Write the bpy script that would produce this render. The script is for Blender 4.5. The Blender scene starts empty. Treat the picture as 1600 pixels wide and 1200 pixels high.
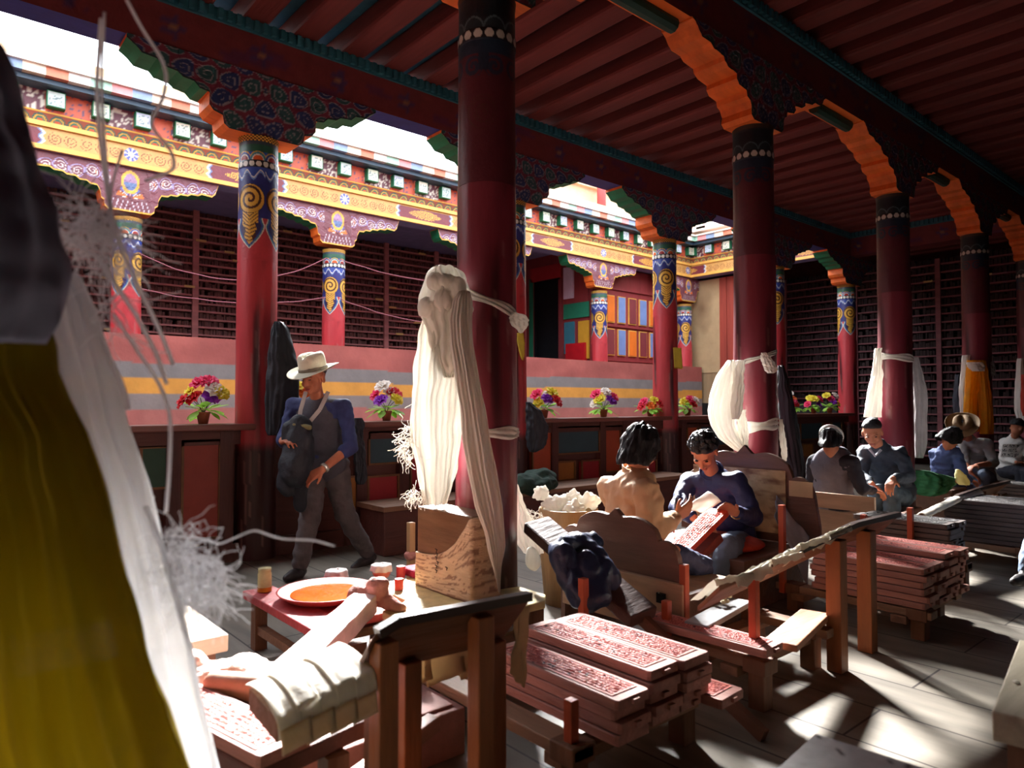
EXPO=0.0; SKY=7.3; SUNE=80.0
import bpy, bmesh, math, random
from mathutils import Vector, Matrix, noise, Quaternion
random.seed(7)
C = bpy.context.scene.collection
PI = math.pi
sin, cos = math.sin, math.cos
CAMH = 1.22; FPX = 1097.0
FWD = (0.651, 0.759); RGT = (0.759, -0.651)

# ---------- survey helpers: the photo's sight lines met with real planes ----------
def slope(px): return (px - 800.0) / FPX
def ux(px):
    t = slope(px); return (0.651 + 0.759*t) / (0.759 - 0.651*t)      # X/Y of the sight line
def onY(px, Y): return ux(px) * Y
def onX(px, X): return X / ux(px)
def hgt(py, X, Y): return CAMH + (632.0 - py) / FPX * (0.651*X + 0.759*Y)
def atd(px, py, d):
    r = slope(px) * d
    return Vector((FWD[0]*d + RGT[0]*r, FWD[1]*d + RGT[1]*r, CAMH + (632.0 - py)/FPX*d))
def onZ(px, py, Z):
    return atd(px, py, FPX*(CAMH - Z)/(py - 632.0))
def onYp(px, py, Y):
    X = onY(px, Y); return Vector((X, Y, hgt(py, X, Y)))
def onXp(px, py, X):
    Y = onX(px, X); return Vector((X, Y, hgt(py, X, Y)))

# ---------- colours and materials ----------
def lin(c):
    return tuple(((v/255.0)/12.92 if v/255.0 <= 0.04045 else ((v/255.0+0.055)/1.055)**2.4) for v in c)
_m = {}
def mat(name, rgb=(128,128,128), rough=0.7, var=0.25, scale=6.0, bump=0.15, attr=False, trans=0.0, spec=0.4,
        stretch=(1,1,1), emit=0.0, metal=0.0, alpha=1.0, bscale=None):
    if name in _m: return _m[name]
    m = bpy.data.materials.new(name); m.use_nodes = True
    nt = m.node_tree; n = nt.nodes; l = nt.links
    b = n['Principled BSDF']; out = n['Material Output']
    b.inputs['Roughness'].default_value = rough
    b.inputs['Metallic'].default_value = metal
    b.inputs['Specular IOR Level'].default_value = spec
    tc = n.new('ShaderNodeTexCoord'); mp = n.new('ShaderNodeMapping')
    mp.inputs['Scale'].default_value = stretch
    l.new(tc.outputs['Object'], mp.inputs['Vector'])
    nz = n.new('ShaderNodeTexNoise'); nz.inputs['Scale'].default_value = scale
    nz.inputs['Detail'].default_value = 8; nz.inputs['Roughness'].default_value = 0.65
    l.new(mp.outputs[0], nz.inputs['Vector'])
    rg = n.new('ShaderNodeMapRange')
    rg.inputs['From Min'].default_value = 0.3; rg.inputs['From Max'].default_value = 0.7
    rg.inputs['To Min'].default_value = 1.0 - var; rg.inputs['To Max'].default_value = 1.0 + var*0.7
    l.new(nz.outputs['Fac'], rg.inputs['Value'])
    mx = n.new('ShaderNodeVectorMath'); mx.operation = 'SCALE'
    if attr:
        at = n.new('ShaderNodeAttribute'); at.attribute_name = 'Col'
        l.new(at.outputs['Color'], mx.inputs[0])
    else:
        mx.inputs[0].default_value = lin(rgb)
    l.new(rg.outputs[0], mx.inputs['Scale'])
    l.new(mx.outputs[0], b.inputs['Base Color'])
    if bump > 0:
        bp = n.new('ShaderNodeBump'); bp.inputs['Strength'].default_value = bump
        bp.inputs['Distance'].default_value = 0.02
        nb = n.new('ShaderNodeTexNoise'); nb.inputs['Scale'].default_value = bscale or scale*4
        nb.inputs['Detail'].default_value = 6
        l.new(mp.outputs[0], nb.inputs['Vector'])
        l.new(nb.outputs['Fac'], bp.inputs['Height']); l.new(bp.outputs[0], b.inputs['Normal'])
    last = b
    if trans > 0:
        tr = n.new('ShaderNodeBsdfTranslucent'); l.new(mx.outputs[0], tr.inputs['Color'])
        ms = n.new('ShaderNodeMixShader'); ms.inputs[0].default_value = trans
        l.new(b.outputs[0], ms.inputs[1]); l.new(tr.outputs[0], ms.inputs[2]); last = ms
        l.new(ms.outputs[0], out.inputs['Surface'])
    if alpha < 1.0:
        tp = n.new('ShaderNodeBsdfTransparent'); ma = n.new('ShaderNodeMixShader')
        ma.inputs[0].default_value = alpha
        l.new(tp.outputs[0], ma.inputs[1]); l.new(last.outputs[0], ma.inputs[2])
        l.new(ma.outputs[0], out.inputs['Surface'])
    if emit > 0:
        b.inputs['Emission Color'].default_value = (*lin(rgb), 1); b.inputs['Emission Strength'].default_value = emit
    _m[name] = m
    return m
def wood(name, rgb, rough=0.6, var=0.4, axis='Y', scale=5, bump=0.3, attr=False):
    st = {'X':(0.12,1,1),'Y':(1,0.12,1),'Z':(1,1,0.12)}[axis]
    return mat(name, rgb, rough, var, scale*2.2, bump, attr=attr, stretch=st, bscale=scale*8)

# ---------- mesh builder ----------
class MB:
    def __init__(s): s.v=[]; s.f=[]; s.c=[]; s.usec=False
    def add(s, vs, fs, col=None):
        o=len(s.v); s.v += [Vector(p) for p in vs]; s.f += [tuple(i+o for i in f) for f in fs]
        if col is None: s.c += [(1,1,1)]*len(vs)
        elif isinstance(col, list): s.c += col; s.usec=True
        else: s.c += [lin(col)]*len(vs); s.usec=True
        return s
    def box(s, a, b, col=None, M=None):
        x0,y0,z0=a; x1,y1,z1=b
        vs=[(x0,y0,z0),(x1,y0,z0),(x1,y1,z0),(x0,y1,z0),(x0,y0,z1),(x1,y0,z1),(x1,y1,z1),(x0,y1,z1)]
        if M is not None: vs=[M@Vector(p) for p in vs]
        return s.add(vs,[(0,3,2,1),(4,5,6,7),(0,1,5,4),(1,2,6,5),(2,3,7,6),(3,0,4,7)],col)
    def bar(s, p, q, w, h, col=None, up=(0,0,1), w2=None, h2=None):
        p=Vector(p); q=Vector(q); d=(q-p).normalized(); u=Vector(up)
        if abs(d.dot(u))>0.98: u=Vector((1,0,0)) if abs(d.x)<0.9 else Vector((0,1,0))
        r=d.cross(u).normalized(); u=r.cross(d).normalized()
        w2=w if w2 is None else w2; h2=h if h2 is None else h2
        vs=[]
        for c,a,b in ((p,w,h),(q,w2,h2)):
            for sx,sz in ((-1,-1),(1,-1),(1,1),(-1,1)): vs.append(c+r*sx*a/2+u*sz*b/2)
        return s.add(vs,[(0,3,2,1),(4,5,6,7),(0,1,5,4),(1,2,6,5),(2,3,7,6),(3,0,4,7)],col)
    def tube(s, pts, rad, n=8, col=None, cap=True):
        pts=[Vector(p) for p in pts]
        if not hasattr(rad,'__len__'): rad=[rad]*len(pts)
        o=len(s.v); vs=[]; fs=[]
        pr=None
        for i,p in enumerate(pts):
            t=(pts[min(i+1,len(pts)-1)]-pts[max(i-1,0)])
            t = t.normalized() if t.length>1e-9 else Vector((0,0,1))
            if pr is None:
                a=Vector((0,0,1)) if abs(t.z)<0.9 else Vector((1,0,0))
                r=t.cross(a).normalized()
            else:
                r=(pr-t*pr.dot(t)).normalized()
            pr=r; b=t.cross(r)
            for k in range(n):
                an=2*PI*k/n; vs.append(p+(r*cos(an)+b*sin(an))*rad[i])
        for i in range(len(pts)-1):
            for k in range(n):
                k2=(k+1)%n; fs.append((i*n+k,i*n+k2,(i+1)*n+k2,(i+1)*n+k))
        if cap:
            fs.append(tuple(range(n))[::-1]); fs.append(tuple(range((len(pts)-1)*n,len(pts)*n)))
        return s.add(vs,fs,col)
    def lathe(s, c, prof, n=24, col=None, ax=(0,0,1), cap=True):
        c=Vector(c); ax=Vector(ax).normalized()
        a=Vector((1,0,0)) if abs(ax.x)<0.9 else Vector((0,1,0))
        r=ax.cross(a).normalized(); b=ax.cross(r)
        vs=[]; fs=[]
        for rr,z in prof:
            for k in range(n):
                an=2*PI*k/n; vs.append(c+ax*z+(r*cos(an)+b*sin(an))*rr)
        for i in range(len(prof)-1):
            for k in range(n):
                k2=(k+1)%n; fs.append((i*n+k,i*n+k2,(i+1)*n+k2,(i+1)*n+k))
        if cap:
            fs.append(tuple(range(n))[::-1]); fs.append(tuple(range((len(prof)-1)*n,len(prof)*n)))
        return s.add(vs,fs,col)
    def ell(s, c, r, n=16, m=10, M=None, col=None):
        c=Vector(c); vs=[]; fs=[]
        if not hasattr(r,'__len__'): r=(r,r,r)
        for i in range(m+1):
            th=PI*i/m
            if i in (0,m):
                p=Vector((0,0,r[2]*cos(th))); vs.append(p); continue
            for k in range(n):
                a=2*PI*k/n; vs.append(Vector((r[0]*sin(th)*cos(a),r[1]*sin(th)*sin(a),r[2]*cos(th))))
        def idx(i,k):
            if i==0: return 0
            if i==m: return 1+(m-1)*n
            return 1+(i-1)*n+k%n
        for i in range(m):
            for k in range(n):
                q=[idx(i,k),idx(i+1,k),idx(i+1,k+1),idx(i,k+1)]
                q=list(dict.fromkeys(q))
                fs.append(tuple(q))
        vs=[(M@p if M is not None else p)+c for p in vs]
        return s.add(vs,fs,col)
    def cap(s, p, q, r1, r2=None, n=12, col=None, flat=None):   # tapered capsule, closed
        p=Vector(p); q=Vector(q); r2=r1 if r2 is None else r2
        d=q-p; L=d.length; t=d.normalized() if L>1e-6 else Vector((0,0,1))
        pts=[]; rad=[]
        for a in (-80,-55,-28): 
            pts.append(p+t*r1*sin(math.radians(a))); rad.append(r1*cos(math.radians(a)))
        pts.append(p); rad.append(r1); pts.append(q); rad.append(r2)
        for a in (28,55,80):
            pts.append(q+t*r2*sin(math.radians(a))); rad.append(r2*cos(math.radians(a)))
        return s.tube(pts,rad,n,col)
    def grid(s, nx, ny, fn, col=None, closed=False):
        vs=[]; cs=[]
        for j in range(ny+1):
            for i in range(nx+(0 if closed else 1)):
                u=i/nx; v=j/ny
                vs.append(fn(u,v))
                if callable(col): cs.append(lin(col(u,v)))
        w=nx if closed else nx+1; fs=[]
        for j in range(ny):
            for i in range(nx):
                i2=(i+1)%w if closed else i+1
                fs.append((j*w+i,j*w+i2,(j+1)*w+i2,(j+1)*w+i))
        return s.add(vs,fs,cs if callable(col) else col)
    def obj(s, name, m, parent=None, smooth=False, bevel=0, solid=0, sub=0, loc=None):
        me=bpy.data.meshes.new(name); me.from_pydata(s.v,[],s.f)
        if s.usec:
            a=me.color_attributes.new('Col','FLOAT_COLOR','POINT')
            buf=[]
            for c in s.c: buf += [c[0],c[1],c[2],1.0]
            a.data.foreach_set('color',buf)
        if loc is not None:
            me.transform(Matrix.Translation(-Vector(loc)))
        me.materials.append(m)
        me.validate(); me.update()
        bm=bmesh.new(); bm.from_mesh(me); bmesh.ops.recalc_face_normals(bm,faces=bm.faces); bm.to_mesh(me); bm.free()
        if smooth: me.shade_smooth()
        o=bpy.data.objects.new(name,me); C.objects.link(o)
        if loc is not None: o.location=loc
        if parent is not None:
            o.parent=parent
            if loc is None: o.matrix_parent_inverse=Matrix.Identity(4) if parent.get('_l') else parent_inv(parent)
            else: o.matrix_parent_inverse=parent_inv(parent)
        if bevel:
            b=o.modifiers.new('b','BEVEL'); b.width=bevel; b.segments=2; b.limit_method='ANGLE'
        if solid:
            b=o.modifiers.new('s','SOLIDIFY'); b.thickness=solid; b.offset=0
        if sub:
            b=o.modifiers.new('u','SUBSURF'); b.levels=sub; b.render_levels=sub
        return o
def parent_inv(p):
    return (Matrix.Translation(p.location) @ p.rotation_euler.to_matrix().to_4x4()).inverted()
def thing(name, label, cat, loc=(0,0,0), group=None, local=False):
    o=bpy.data.objects.new(name,None); o.empty_display_size=0.1; C.objects.link(o)
    o.location=loc; o['label']=label; o['category']=cat
    if group: o['group']=group
    return o
def tag(o,label,cat,group=None):
    o['label']=label; o['category']=cat
    if group: o['group']=group
    return o
def struct(o): o['kind']='structure'; return o
def copy_thing(src, delta, label=None, group=None, rotz=0):
    """a copy of a thing with its parts and sub-parts, moved by delta"""
    n=src.copy(); C.objects.link(n); n.location=src.location+Vector(delta); n.rotation_euler.z=src.rotation_euler.z+rotz
    if label: n['label']=label
    if group: n['group']=group
    for ch in list(src.children):
        c=ch.copy(); C.objects.link(c); c.parent=n
        for g in list(ch.children):
            d=g.copy(); C.objects.link(d); d.parent=c
    return n
def remesh(o, voxel, smooth_it=2, disp=None, displace=None):
    md=o.modifiers.new('r','REMESH'); md.mode='VOXEL'; md.voxel_size=voxel
    if smooth_it:
        sm=o.modifiers.new('sm','SMOOTH'); sm.iterations=smooth_it; sm.factor=0.5
    dg=bpy.context.evaluated_depsgraph_get(); ev=o.evaluated_get(dg)
    me=bpy.data.meshes.new_from_object(ev); o.modifiers.clear()
    ms=[m for m in o.data.materials]; me.materials.clear()
    for m in ms: me.materials.append(m)
    o.data=me; me.shade_smooth()
    if displace:
        nr=[v.normal.copy() for v in me.vertices]
        for v,nn in zip(me.vertices,nr):
            v.co += nn*displace(v.co,nn)
        me.update()
    return o
def tiled(x,p): return x-math.floor(x/p)*p
def nz(x,y=0,z=0): return noise.noise(Vector((x,y,z)))
def mixc(a,b,t): return tuple(a[i]*(1-t)+b[i]*t for i in range(3))
# ================= camera, light =================
sc=bpy.context.scene
sc.view_settings.view_transform='Standard'; sc.view_settings.look='None'; sc.view_settings.exposure=EXPO; sc.view_settings.gamma=1
sc.render.film_transparent=False
cam=bpy.data.cameras.new('camera'); co=bpy.data.objects.new('camera',cam); C.objects.link(co)
cam.sensor_width=36; cam.lens=36*FPX/1600.0; cam.clip_start=0.05
pitch=math.atan(32/FPX)
f=Vector((FWD[0]*cos(pitch),FWD[1]*cos(pitch),sin(pitch)))
co.location=(0,0,CAMH); co.rotation_euler=f.to_track_quat('-Z','Y').to_euler()
cam.dof.use_dof=True; cam.dof.focus_distance=5.0; cam.dof.aperture_fstop=2.9
sc.camera=co
w=bpy.data.worlds.new('world'); sc.world=w; w.use_nodes=True
bg=w.node_tree.nodes['Background']; bg.inputs[0].default_value=(0.86,0.92,1.0,1); bg.inputs[1].default_value=SKY
sun=bpy.data.lights.new('sun','SUN'); sun.energy=SUNE; sun.angle=math.radians(12); sun.color=(1.0,0.98,0.96)
so=bpy.data.objects.new('sun',sun); C.objects.link(so)
sd=Vector((0.56,0.83,0.83*0.76)).normalized(); so.rotation_euler=sd.to_track_quat('Z','Y').to_euler(); so.location=(5,7,6)
pl=bpy.data.lights.new('courtyard_portal','AREA'); pl.shape='RECTANGLE'; pl.size=17; pl.size_y=3.9; pl.cycles.is_portal=True
po=bpy.data.objects.new('courtyard_portal',pl); C.objects.link(po); po.location=(4.7,7.3,5.2)
sc.cycles.use_denoising=True
sc.cycles.max_bounces=8; sc.cycles.diffuse_bounces=5; sc.cycles.transparent_max_bounces=12
sc.cycles.sample_clamp_indirect=8

# ================= grid of the building =================
YB,YA,YC=2.9,5.64,9.0
XB=[-0.36,2.31,4.97,7.66,10.22,12.65]
XA=[-0.52,2.12,4.83,7.47,10.25,12.78]
XC=[1.87,4.45,7.1,9.9,12.6]
ZCOL=3.36

# ---- painted patterns (vertex colours of fine grids) ----
RED=(178,58,64)
GOLD=(214,164,66); DBROWN=(70,38,28); BLUE=(52,74,150); TEAL=(70,130,140); WHITE=(214,208,196)
def spiral(x,z,r0,turn=0.045,ph=0.0,dirn=1):
    r=math.hypot(x,z); a=math.atan2(z,x)*dirn
    return r<r0 and ((r/turn - a/(2*PI)+ph)%1.0)<0.62
def band_bright(u,s):
    x=((u*4)%1.0-0.5)*0.25
    if s<0.045: return GOLD if (int(u*64)+int(s/0.011))%2 else DBROWN
    if s<0.20:
        k=((u*8)%1.0-0.5)*0.125; r=math.hypot(k,s-0.20)
        if s<0.075: return (60,70,80)
        if r<0.040: return (200,88,40) if int(u*8)%2 else (150,40,40)
        if r<0.050: return WHITE
        if r<0.066: return TEAL if int(u*8)%2 else BLUE
        if r<0.074: return GOLD
        return (44,90,70) if (s<0.13) else BLUE
    if s<0.255:
        k=((u*18)%1.0-0.5)*0.055; r=math.hypot(k,s-0.228)
        return (226,222,210) if r<0.022 else (30,26,30)
    hw=0.125
    if s>0.60: hw=0.125*max(0,1-((s-0.60)/0.33))**0.55 if s<0.93 else 0
    if 0.60<s<0.72: hw=0.125-0.02*sin((s-0.6)/0.12*PI)
    elif 0.72<=s: hw=0.125*max(0.0,1-((s-0.72)/0.19)**1.6) if s<0.91 else 0
    e=hw-abs(x)
    if s>0.66:
        top=0.66+0.0
        if e<=0: return RED
        if e<0.010: return WHITE
        if e<0.020: return TEAL
        if e<0.032: return BLUE
        if s>0.70:
            return GOLD if (abs(x-0.012*sin(s*60))<0.045*(0.91-s)/0.2+0.012 and ((s*34+abs(x)*16)%1.0)<0.68) else DBROWN if abs(x)<0.05 else (46,40,80)
    if s<0.36:
        v=sin(x*55)*0.03+0.31
        if abs(s-v)<0.006: return WHITE
        return BLUE if s<v else (110,140,190) if s<v+0.02 else (44,48,110)
    if spiral(x,0.51-s,0.116,0.052,0.2,1): return GOLD
    if math.hypot(x,s-0.51)<0.119: return DBROWN
    if 0.60<s<0.72 and abs(x)<0.07: return GOLD if ((s*35+abs(x)*30)%1.0)<0.7 else DBROWN
    return (44,48,110)
def band_dark(u,s):  # hall column band: old paint, mostly shade put into the colours
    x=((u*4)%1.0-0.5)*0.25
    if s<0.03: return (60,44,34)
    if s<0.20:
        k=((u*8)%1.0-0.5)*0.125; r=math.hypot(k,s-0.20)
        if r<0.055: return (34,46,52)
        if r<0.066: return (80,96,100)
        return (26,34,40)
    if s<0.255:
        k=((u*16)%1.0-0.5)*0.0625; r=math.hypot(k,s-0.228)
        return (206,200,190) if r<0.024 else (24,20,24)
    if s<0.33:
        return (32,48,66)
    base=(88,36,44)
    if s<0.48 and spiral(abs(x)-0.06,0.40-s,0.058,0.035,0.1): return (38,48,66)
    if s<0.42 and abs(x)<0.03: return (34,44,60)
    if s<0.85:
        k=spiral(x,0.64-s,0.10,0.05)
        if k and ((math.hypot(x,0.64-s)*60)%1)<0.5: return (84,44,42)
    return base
def make_band(name,fn):
    mb=MB(); NU,NV=224,170; H=1.0
    def pos(u,v):
        s=v*H; r=0.150+0.004*s; a=2*PI*u
        if s<0.045: r+=0.006*(1-s/0.045)
        if 0.20<s<0.255: r+=0.004
        r+=0.002*nz(u*7,s*3)
        return Vector((r*cos(a),r*sin(a),ZCOL-s))
    mb.grid(NU,NV,pos,lambda u,v:fn(u,v*H),closed=True)
    # top cap
    me=mb
    return me
paint=mat('painted_wood',attr=True,rough=0.42,var=0.18,scale=9,bump=0.15)
redpaint=mat('red_column_paint',attr=True,rough=0.38,var=0.28,scale=3.0,bump=0.3,stretch=(1,1,0.25),bscale=14)
orange=wood('orange_paint',(226,106,38),0.55,0.25,'X',4,0.15)
darkred=wood('dark_red_beam',(104,30,30),0.6,0.35,'X',3,0.2)
joistm=wood('joist_red',(106,40,36),0.65,0.35,'Y',3,0.25)
green=mat('green_paint',(30,110,74),0.5,0.2,6,0.1)
tealm=mat('teal_planks',(36,80,98),0.7,0.35,5,0.2)

def shaft_mesh(dark):
    mb=MB()
    zt=ZCOL-1.0
    def pos(u,v):
        z=zt*(1-v); a=2*PI*u; r=0.154+0.012*v
        r+=0.006*nz(cos(a)*1.5,sin(a)*1.5,z*1.3)+0.0025*nz(cos(a)*6,sin(a)*6,z*0.8)
        return Vector((r*cos(a),r*sin(a),z))
    def col(u,v):
        z=zt*(1-v); a=2*PI*u
        n=nz(cos(a)*1.7+3,sin(a)*1.7,z*1.1)
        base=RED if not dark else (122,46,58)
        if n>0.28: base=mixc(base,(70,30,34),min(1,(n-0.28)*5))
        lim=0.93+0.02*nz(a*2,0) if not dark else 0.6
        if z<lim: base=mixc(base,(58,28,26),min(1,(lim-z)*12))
        sc_=nz(cos(a)*9,sin(a)*9,z*2.2)
        if sc_>0.46: base=mixc(base,(150,120,110),0.5)
        return base
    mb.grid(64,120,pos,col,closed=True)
    return mb
PA=[(0,0),(.28,0),(.32,.03),(.33,.09),(.40,.11),(.43,.15),(.43,.24),(.50,.25),(.54,.29),(.62,.30),(.66,.33),(.76,.34),(.80,.38),(.90,.39),(.94,.43),(1.0,.47)]
# bracket half profiles: (x, z) from the column outwards, z above column top
PB=[(0.0,0.0),(0.20,0.0),(0.235,0.03),(0.225,0.08),(0.25,0.13),(0.29,0.15),(0.30,0.19),(0.40,0.205),(0.43,0.24),(0.425,0.275),(0.54,0.29),(0.59,0.32),(0.60,0.35),(0.72,0.365),(0.76,0.395),(0.86,0.40),(0.90,0.43),(0.93,0.47),(0.98,0.50)]
PC=[(0.0,0.06),(0.22,0.06),(0.255,0.09),(0.26,0.15),(0.29,0.17),(0.30,0.24),(0.33,0.30),(0.40,0.305),(0.43,0.33),(0.50,0.33),(0.54,0.36),(0.62,0.36),(0.66,0.385),(0.74,0.385),(0.78,0.41),(0.90,0.40),(0.94,0.44),(0.98,0.57)]
def poly_resample(P,step):
    out=[P[0]]
    for (a,b),(c,d) in zip(P,P[1:]):
        L=math.hypot(c-a,d-b); k=max(1,int(L/step))
        for i in range(1,k+1): out.append((a+(c-a)*i/k,b+(d-b)*i/k))
    return out
def bracket_paint_bright(x,z,zb):
    if z-zb<0.018: return GOLD
    ax=abs(x)
    if ax<0.20 and z>0.08:
        f=math.hypot(x/0.085,(z-0.40)/0.12) if z>0.26 else 9
        if 0.80<f<1.12: return GOLD
        if f<=0.80: return (90,110,150) if z<0.40 else (150,120,150)
        an=math.atan2(z-0.22,x); r=math.hypot(x,z-0.22)
        if 0.03<r<0.14 and 0<an<PI:
            k=(an/PI*5)%1.0
            if abs(k-0.5)<0.30: return [(214,110,50),(80,96,160),(190,150,170),(80,96,160),(214,110,50)][min(4,int(an/PI*5))]
            if abs(k-0.5)<0.38: return WHITE
        if z<0.20 and abs(((ax*20+z*6)%1.0)-0.5)<0.09: return (190,180,190)
        return (112,64,72)
    cx=(ax%0.15)-0.075; cz=z-0.44-0.02*sin(ax*20)
    r=math.hypot(cx,cz)
    if 0.25<ax<0.35 and r<0.035: return (214,110,50)
    if r<0.062 and ((r/0.028-math.atan2(cz,cx)/(2*PI))%1.0)<0.30: return (206,198,196)
    if r>0.066 and r<0.074: return (150,140,180)
    return (116,66,76)
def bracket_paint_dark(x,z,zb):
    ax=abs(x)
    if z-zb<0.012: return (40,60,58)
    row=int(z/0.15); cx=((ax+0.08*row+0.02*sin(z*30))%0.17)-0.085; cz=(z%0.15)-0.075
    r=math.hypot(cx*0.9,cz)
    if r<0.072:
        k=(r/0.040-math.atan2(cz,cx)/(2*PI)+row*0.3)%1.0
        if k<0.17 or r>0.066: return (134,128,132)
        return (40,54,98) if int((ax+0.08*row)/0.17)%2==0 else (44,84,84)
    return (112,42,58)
def make_bracket(name,P,fn,thick,ztop,parent,loc,under=None):
    """stepped and carved corbel: painted faces, plain underside"""
    Pr=poly_resample(P,0.012)
    full=[(-a,b) for a,b in reversed(Pr[1:])]+Pr
    side=MB(); NZ=40
    for sgn in (-1,1):
        def pos(u,v):
            k=min(len(full)-1,int(round(u*(len(full)-1)))); x,zb=full[k]
            zz=zb+(ztop-zb)*v
            rel=0.004*(1 if (nz(x*14,zz*14,sgn)>0) else 0)
            return Vector((x,sgn*(thick/2+rel),ZCOL+zz))
        def col(u,v):
            k=min(len(full)-1,int(round(u*(len(full)-1)))); x,zb=full[k]
            return fn(x,zb+(ztop-zb)*v,zb)
        side.grid(len(full)-1,NZ,pos,col)
    so_=side.obj('carved_face',paint,parent,loc=None); so_.location=(0,0,0)
    un=MB(); un2=MB(); split={'A':0.445,'B':9,'C':0.31}[under]
    for k in range(len(full)-1):
        (a,b),(c,d)=full[k],full[k+1]
        (un if abs((a+c)/2)<split else un2).add([(a,-thick/2,ZCOL+b),(c,-thick/2,ZCOL+d),(c,thick/2,ZCOL+d),(a,thick/2,ZCOL+b)],[(0,1,2,3)])
    x,zb=full[-1]
    un.box((-x+0.001,-thick/2+0.002,ZCOL+ztop-0.01),(x-0.001,thick/2-0.002,ZCOL+ztop))
    for sx in (-1,1): un.add([(sx*x,-thick/2,ZCOL+zb),(sx*x,thick/2,ZCOL+zb),(sx*x,thick/2,ZCOL+ztop),(sx*x,-thick/2,ZCOL+ztop)],[(0,1,2,3)])
    return so_,un,un2
def make_column(x,y,label,kind,group):
    t=thing('wooden_column',label,'column',(x,y,0),group)
    return t
def local_obj(mb,name,m,parent,smooth=False):
    o=mb.obj(name,m,None,smooth); o.parent=parent; return o
PROTO={}
def column(x,y,kind,label,group):
    t=thing('wooden_column',label,'column',(x,y,0),group)
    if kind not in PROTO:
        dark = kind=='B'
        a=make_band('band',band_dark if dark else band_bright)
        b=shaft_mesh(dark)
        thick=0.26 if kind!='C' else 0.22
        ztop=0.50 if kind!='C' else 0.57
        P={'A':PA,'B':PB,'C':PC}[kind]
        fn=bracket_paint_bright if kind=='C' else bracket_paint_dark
        parts=[]
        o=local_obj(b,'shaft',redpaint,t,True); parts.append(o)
        o=local_obj(a,'painted_band',paint,t,True); parts.append(o)
        side,un,un2=make_bracket('b',P,fn,thick,ztop,None,None,under=kind)
        side.name='bracket'; side.parent=t
        o=local_obj(un,'bracket_underside',orange,side); o['label']='orange stepped underside'
        if un2.v: o=local_obj(un2,'bracket_arm_underside',green,side); o['label']='green stepped underside of the arms'
        PROTO[kind]=[ch for ch in C.objects if ch.parent==t]
    else:
        for ch in PROTO[kind]:
            c=ch.copy(); C.objects.link(c); c.parent=t
            for g in list(ch.children):
                e=g.copy(); C.objects.link(e); e.parent=c
    return t
nearest=['just behind the tall scarf bundle','','','']
lbA=['red column with gold swirl band behind the walking man in the felt hat','red column almost hidden behind the near column with the big white scarf bundle',
 'red column with gold swirl band between the two rows of flower pots, yellow slip tied on it','red column mostly hidden behind the column beside the navy shirt man','red column with gold swirl band at the far right corner of the courtyard']
for x,l in zip(XA[1:],lbA): column(x,YA,'A',l,'columns along the balustrade')
lbB=['nearest thick dark red column with a large white scarf bundle tied to it','dark red column behind the man in the navy shirt','dark red column behind the crouching man with short hair and dark jacket','dark red column with a yellow orange scarf tied to it','dark red column at the right edge of the picture']
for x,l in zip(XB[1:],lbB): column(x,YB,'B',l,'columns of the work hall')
lbC=['far red column at left above the striped parapet, seen past the loose threads','far red column with bright gold swirls standing right of the felt hat','far column hidden behind the nearest column, only its bracket ends show','far red column standing in front of the wall of coloured panels','far column beside the tan stained door']
for x,l in zip(XC,lbC): column(x,YC,'C',l,'columns beyond the courtyard')

# ---- beams ----
def beam_floral(x,z,H):
    n=nz(x*2.0,z*6,3)
    xs=tiled(x,0.67)
    if abs(xs-0.33)<0.11 and abs(z-H/2)<0.08:
        k=math.hypot((xs-0.33),(z-H/2)); a=math.atan2(z-H/2,xs-0.33)
        if k<0.03+0.06*abs(cos(2.5*a)): return (70,50,86) if k>0.03 else (150,110,70)
    return (112,48,48) if n<0.3 else (92,44,66)
def long_beam(label,p0,p1,z0,z1,thick,trim,colfn=None,name='main_beam'):
    """beam along X or Y from p0 to p1 (xy), with studded trim on top"""
    t=thing(name,label,'beam',(p0[0],p0[1],z0))
    d=Vector((p1[0]-p0[0],p1[1]-p0[1],0)); L=d.length; d.normalize(); r=Vector((d.y,-d.x,0))
    mb=MB(); b0=Vector((p0[0],p0[1],0))
    nx=int(L/0.03); H=z1-z0
    for s in (-1,1):
        mb.grid(nx,8,lambda u,v:b0+d*(u*L)+r*(s*thick/2)+Vector((0,0,z0+v*H)),lambda u,v:(colfn or beam_floral)(u*L,v*H,H))
    mb.obj('beam_body',paint,t)
    un=MB(); un.add([b0+r*thick/2+Vector((0,0,z0)),b0+d*L+r*thick/2+Vector((0,0,z0)),b0+d*L-r*thick/2+Vector((0,0,z0)),b0-r*thick/2+Vector((0,0,z0))],[(0,1,2,3)])
    un.add([b0+r*thick/2+Vector((0,0,z1)),b0+d*L+r*thick/2+Vector((0,0,z1)),b0+d*L-r*thick/2+Vector((0,0,z1)),b0-r*thick/2+Vector((0,0,z1))],[(0,1,2,3)])
    return t,mb,un,b0,d,r,L
bluem=mat('blue_paint',(38,50,120),0.5,0.2,6,0.1)
lav=mat('lavender_paint',(120,116,160),0.6,0.2,6,0.1)
greendk=mat('dark_green_paint',(26,60,50),0.5,0.25,6,0.1)
def stud_trim(t,b0,d,r,L,z0,z1,thick,m,step=0.07):
    mb=MB(); n=int(L/step)
    mb.bar(b0+Vector((0,0,(z0+z1)/2)),b0+d*L+Vector((0,0,(z0+z1)/2)),thick+0.04,z1-z0)
    for k in range(n):
        c=b0+d*((k+0.5)*step)
        for s in (-1,1):
            p=c+r*s*(thick/2+0.035)
            mb.bar(p+Vector((0,0,z0+0.015)),p+Vector((0,0,z1-0.01)),step*0.55,0.035)
    return mb.obj('studded_trim',m,t)
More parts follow.
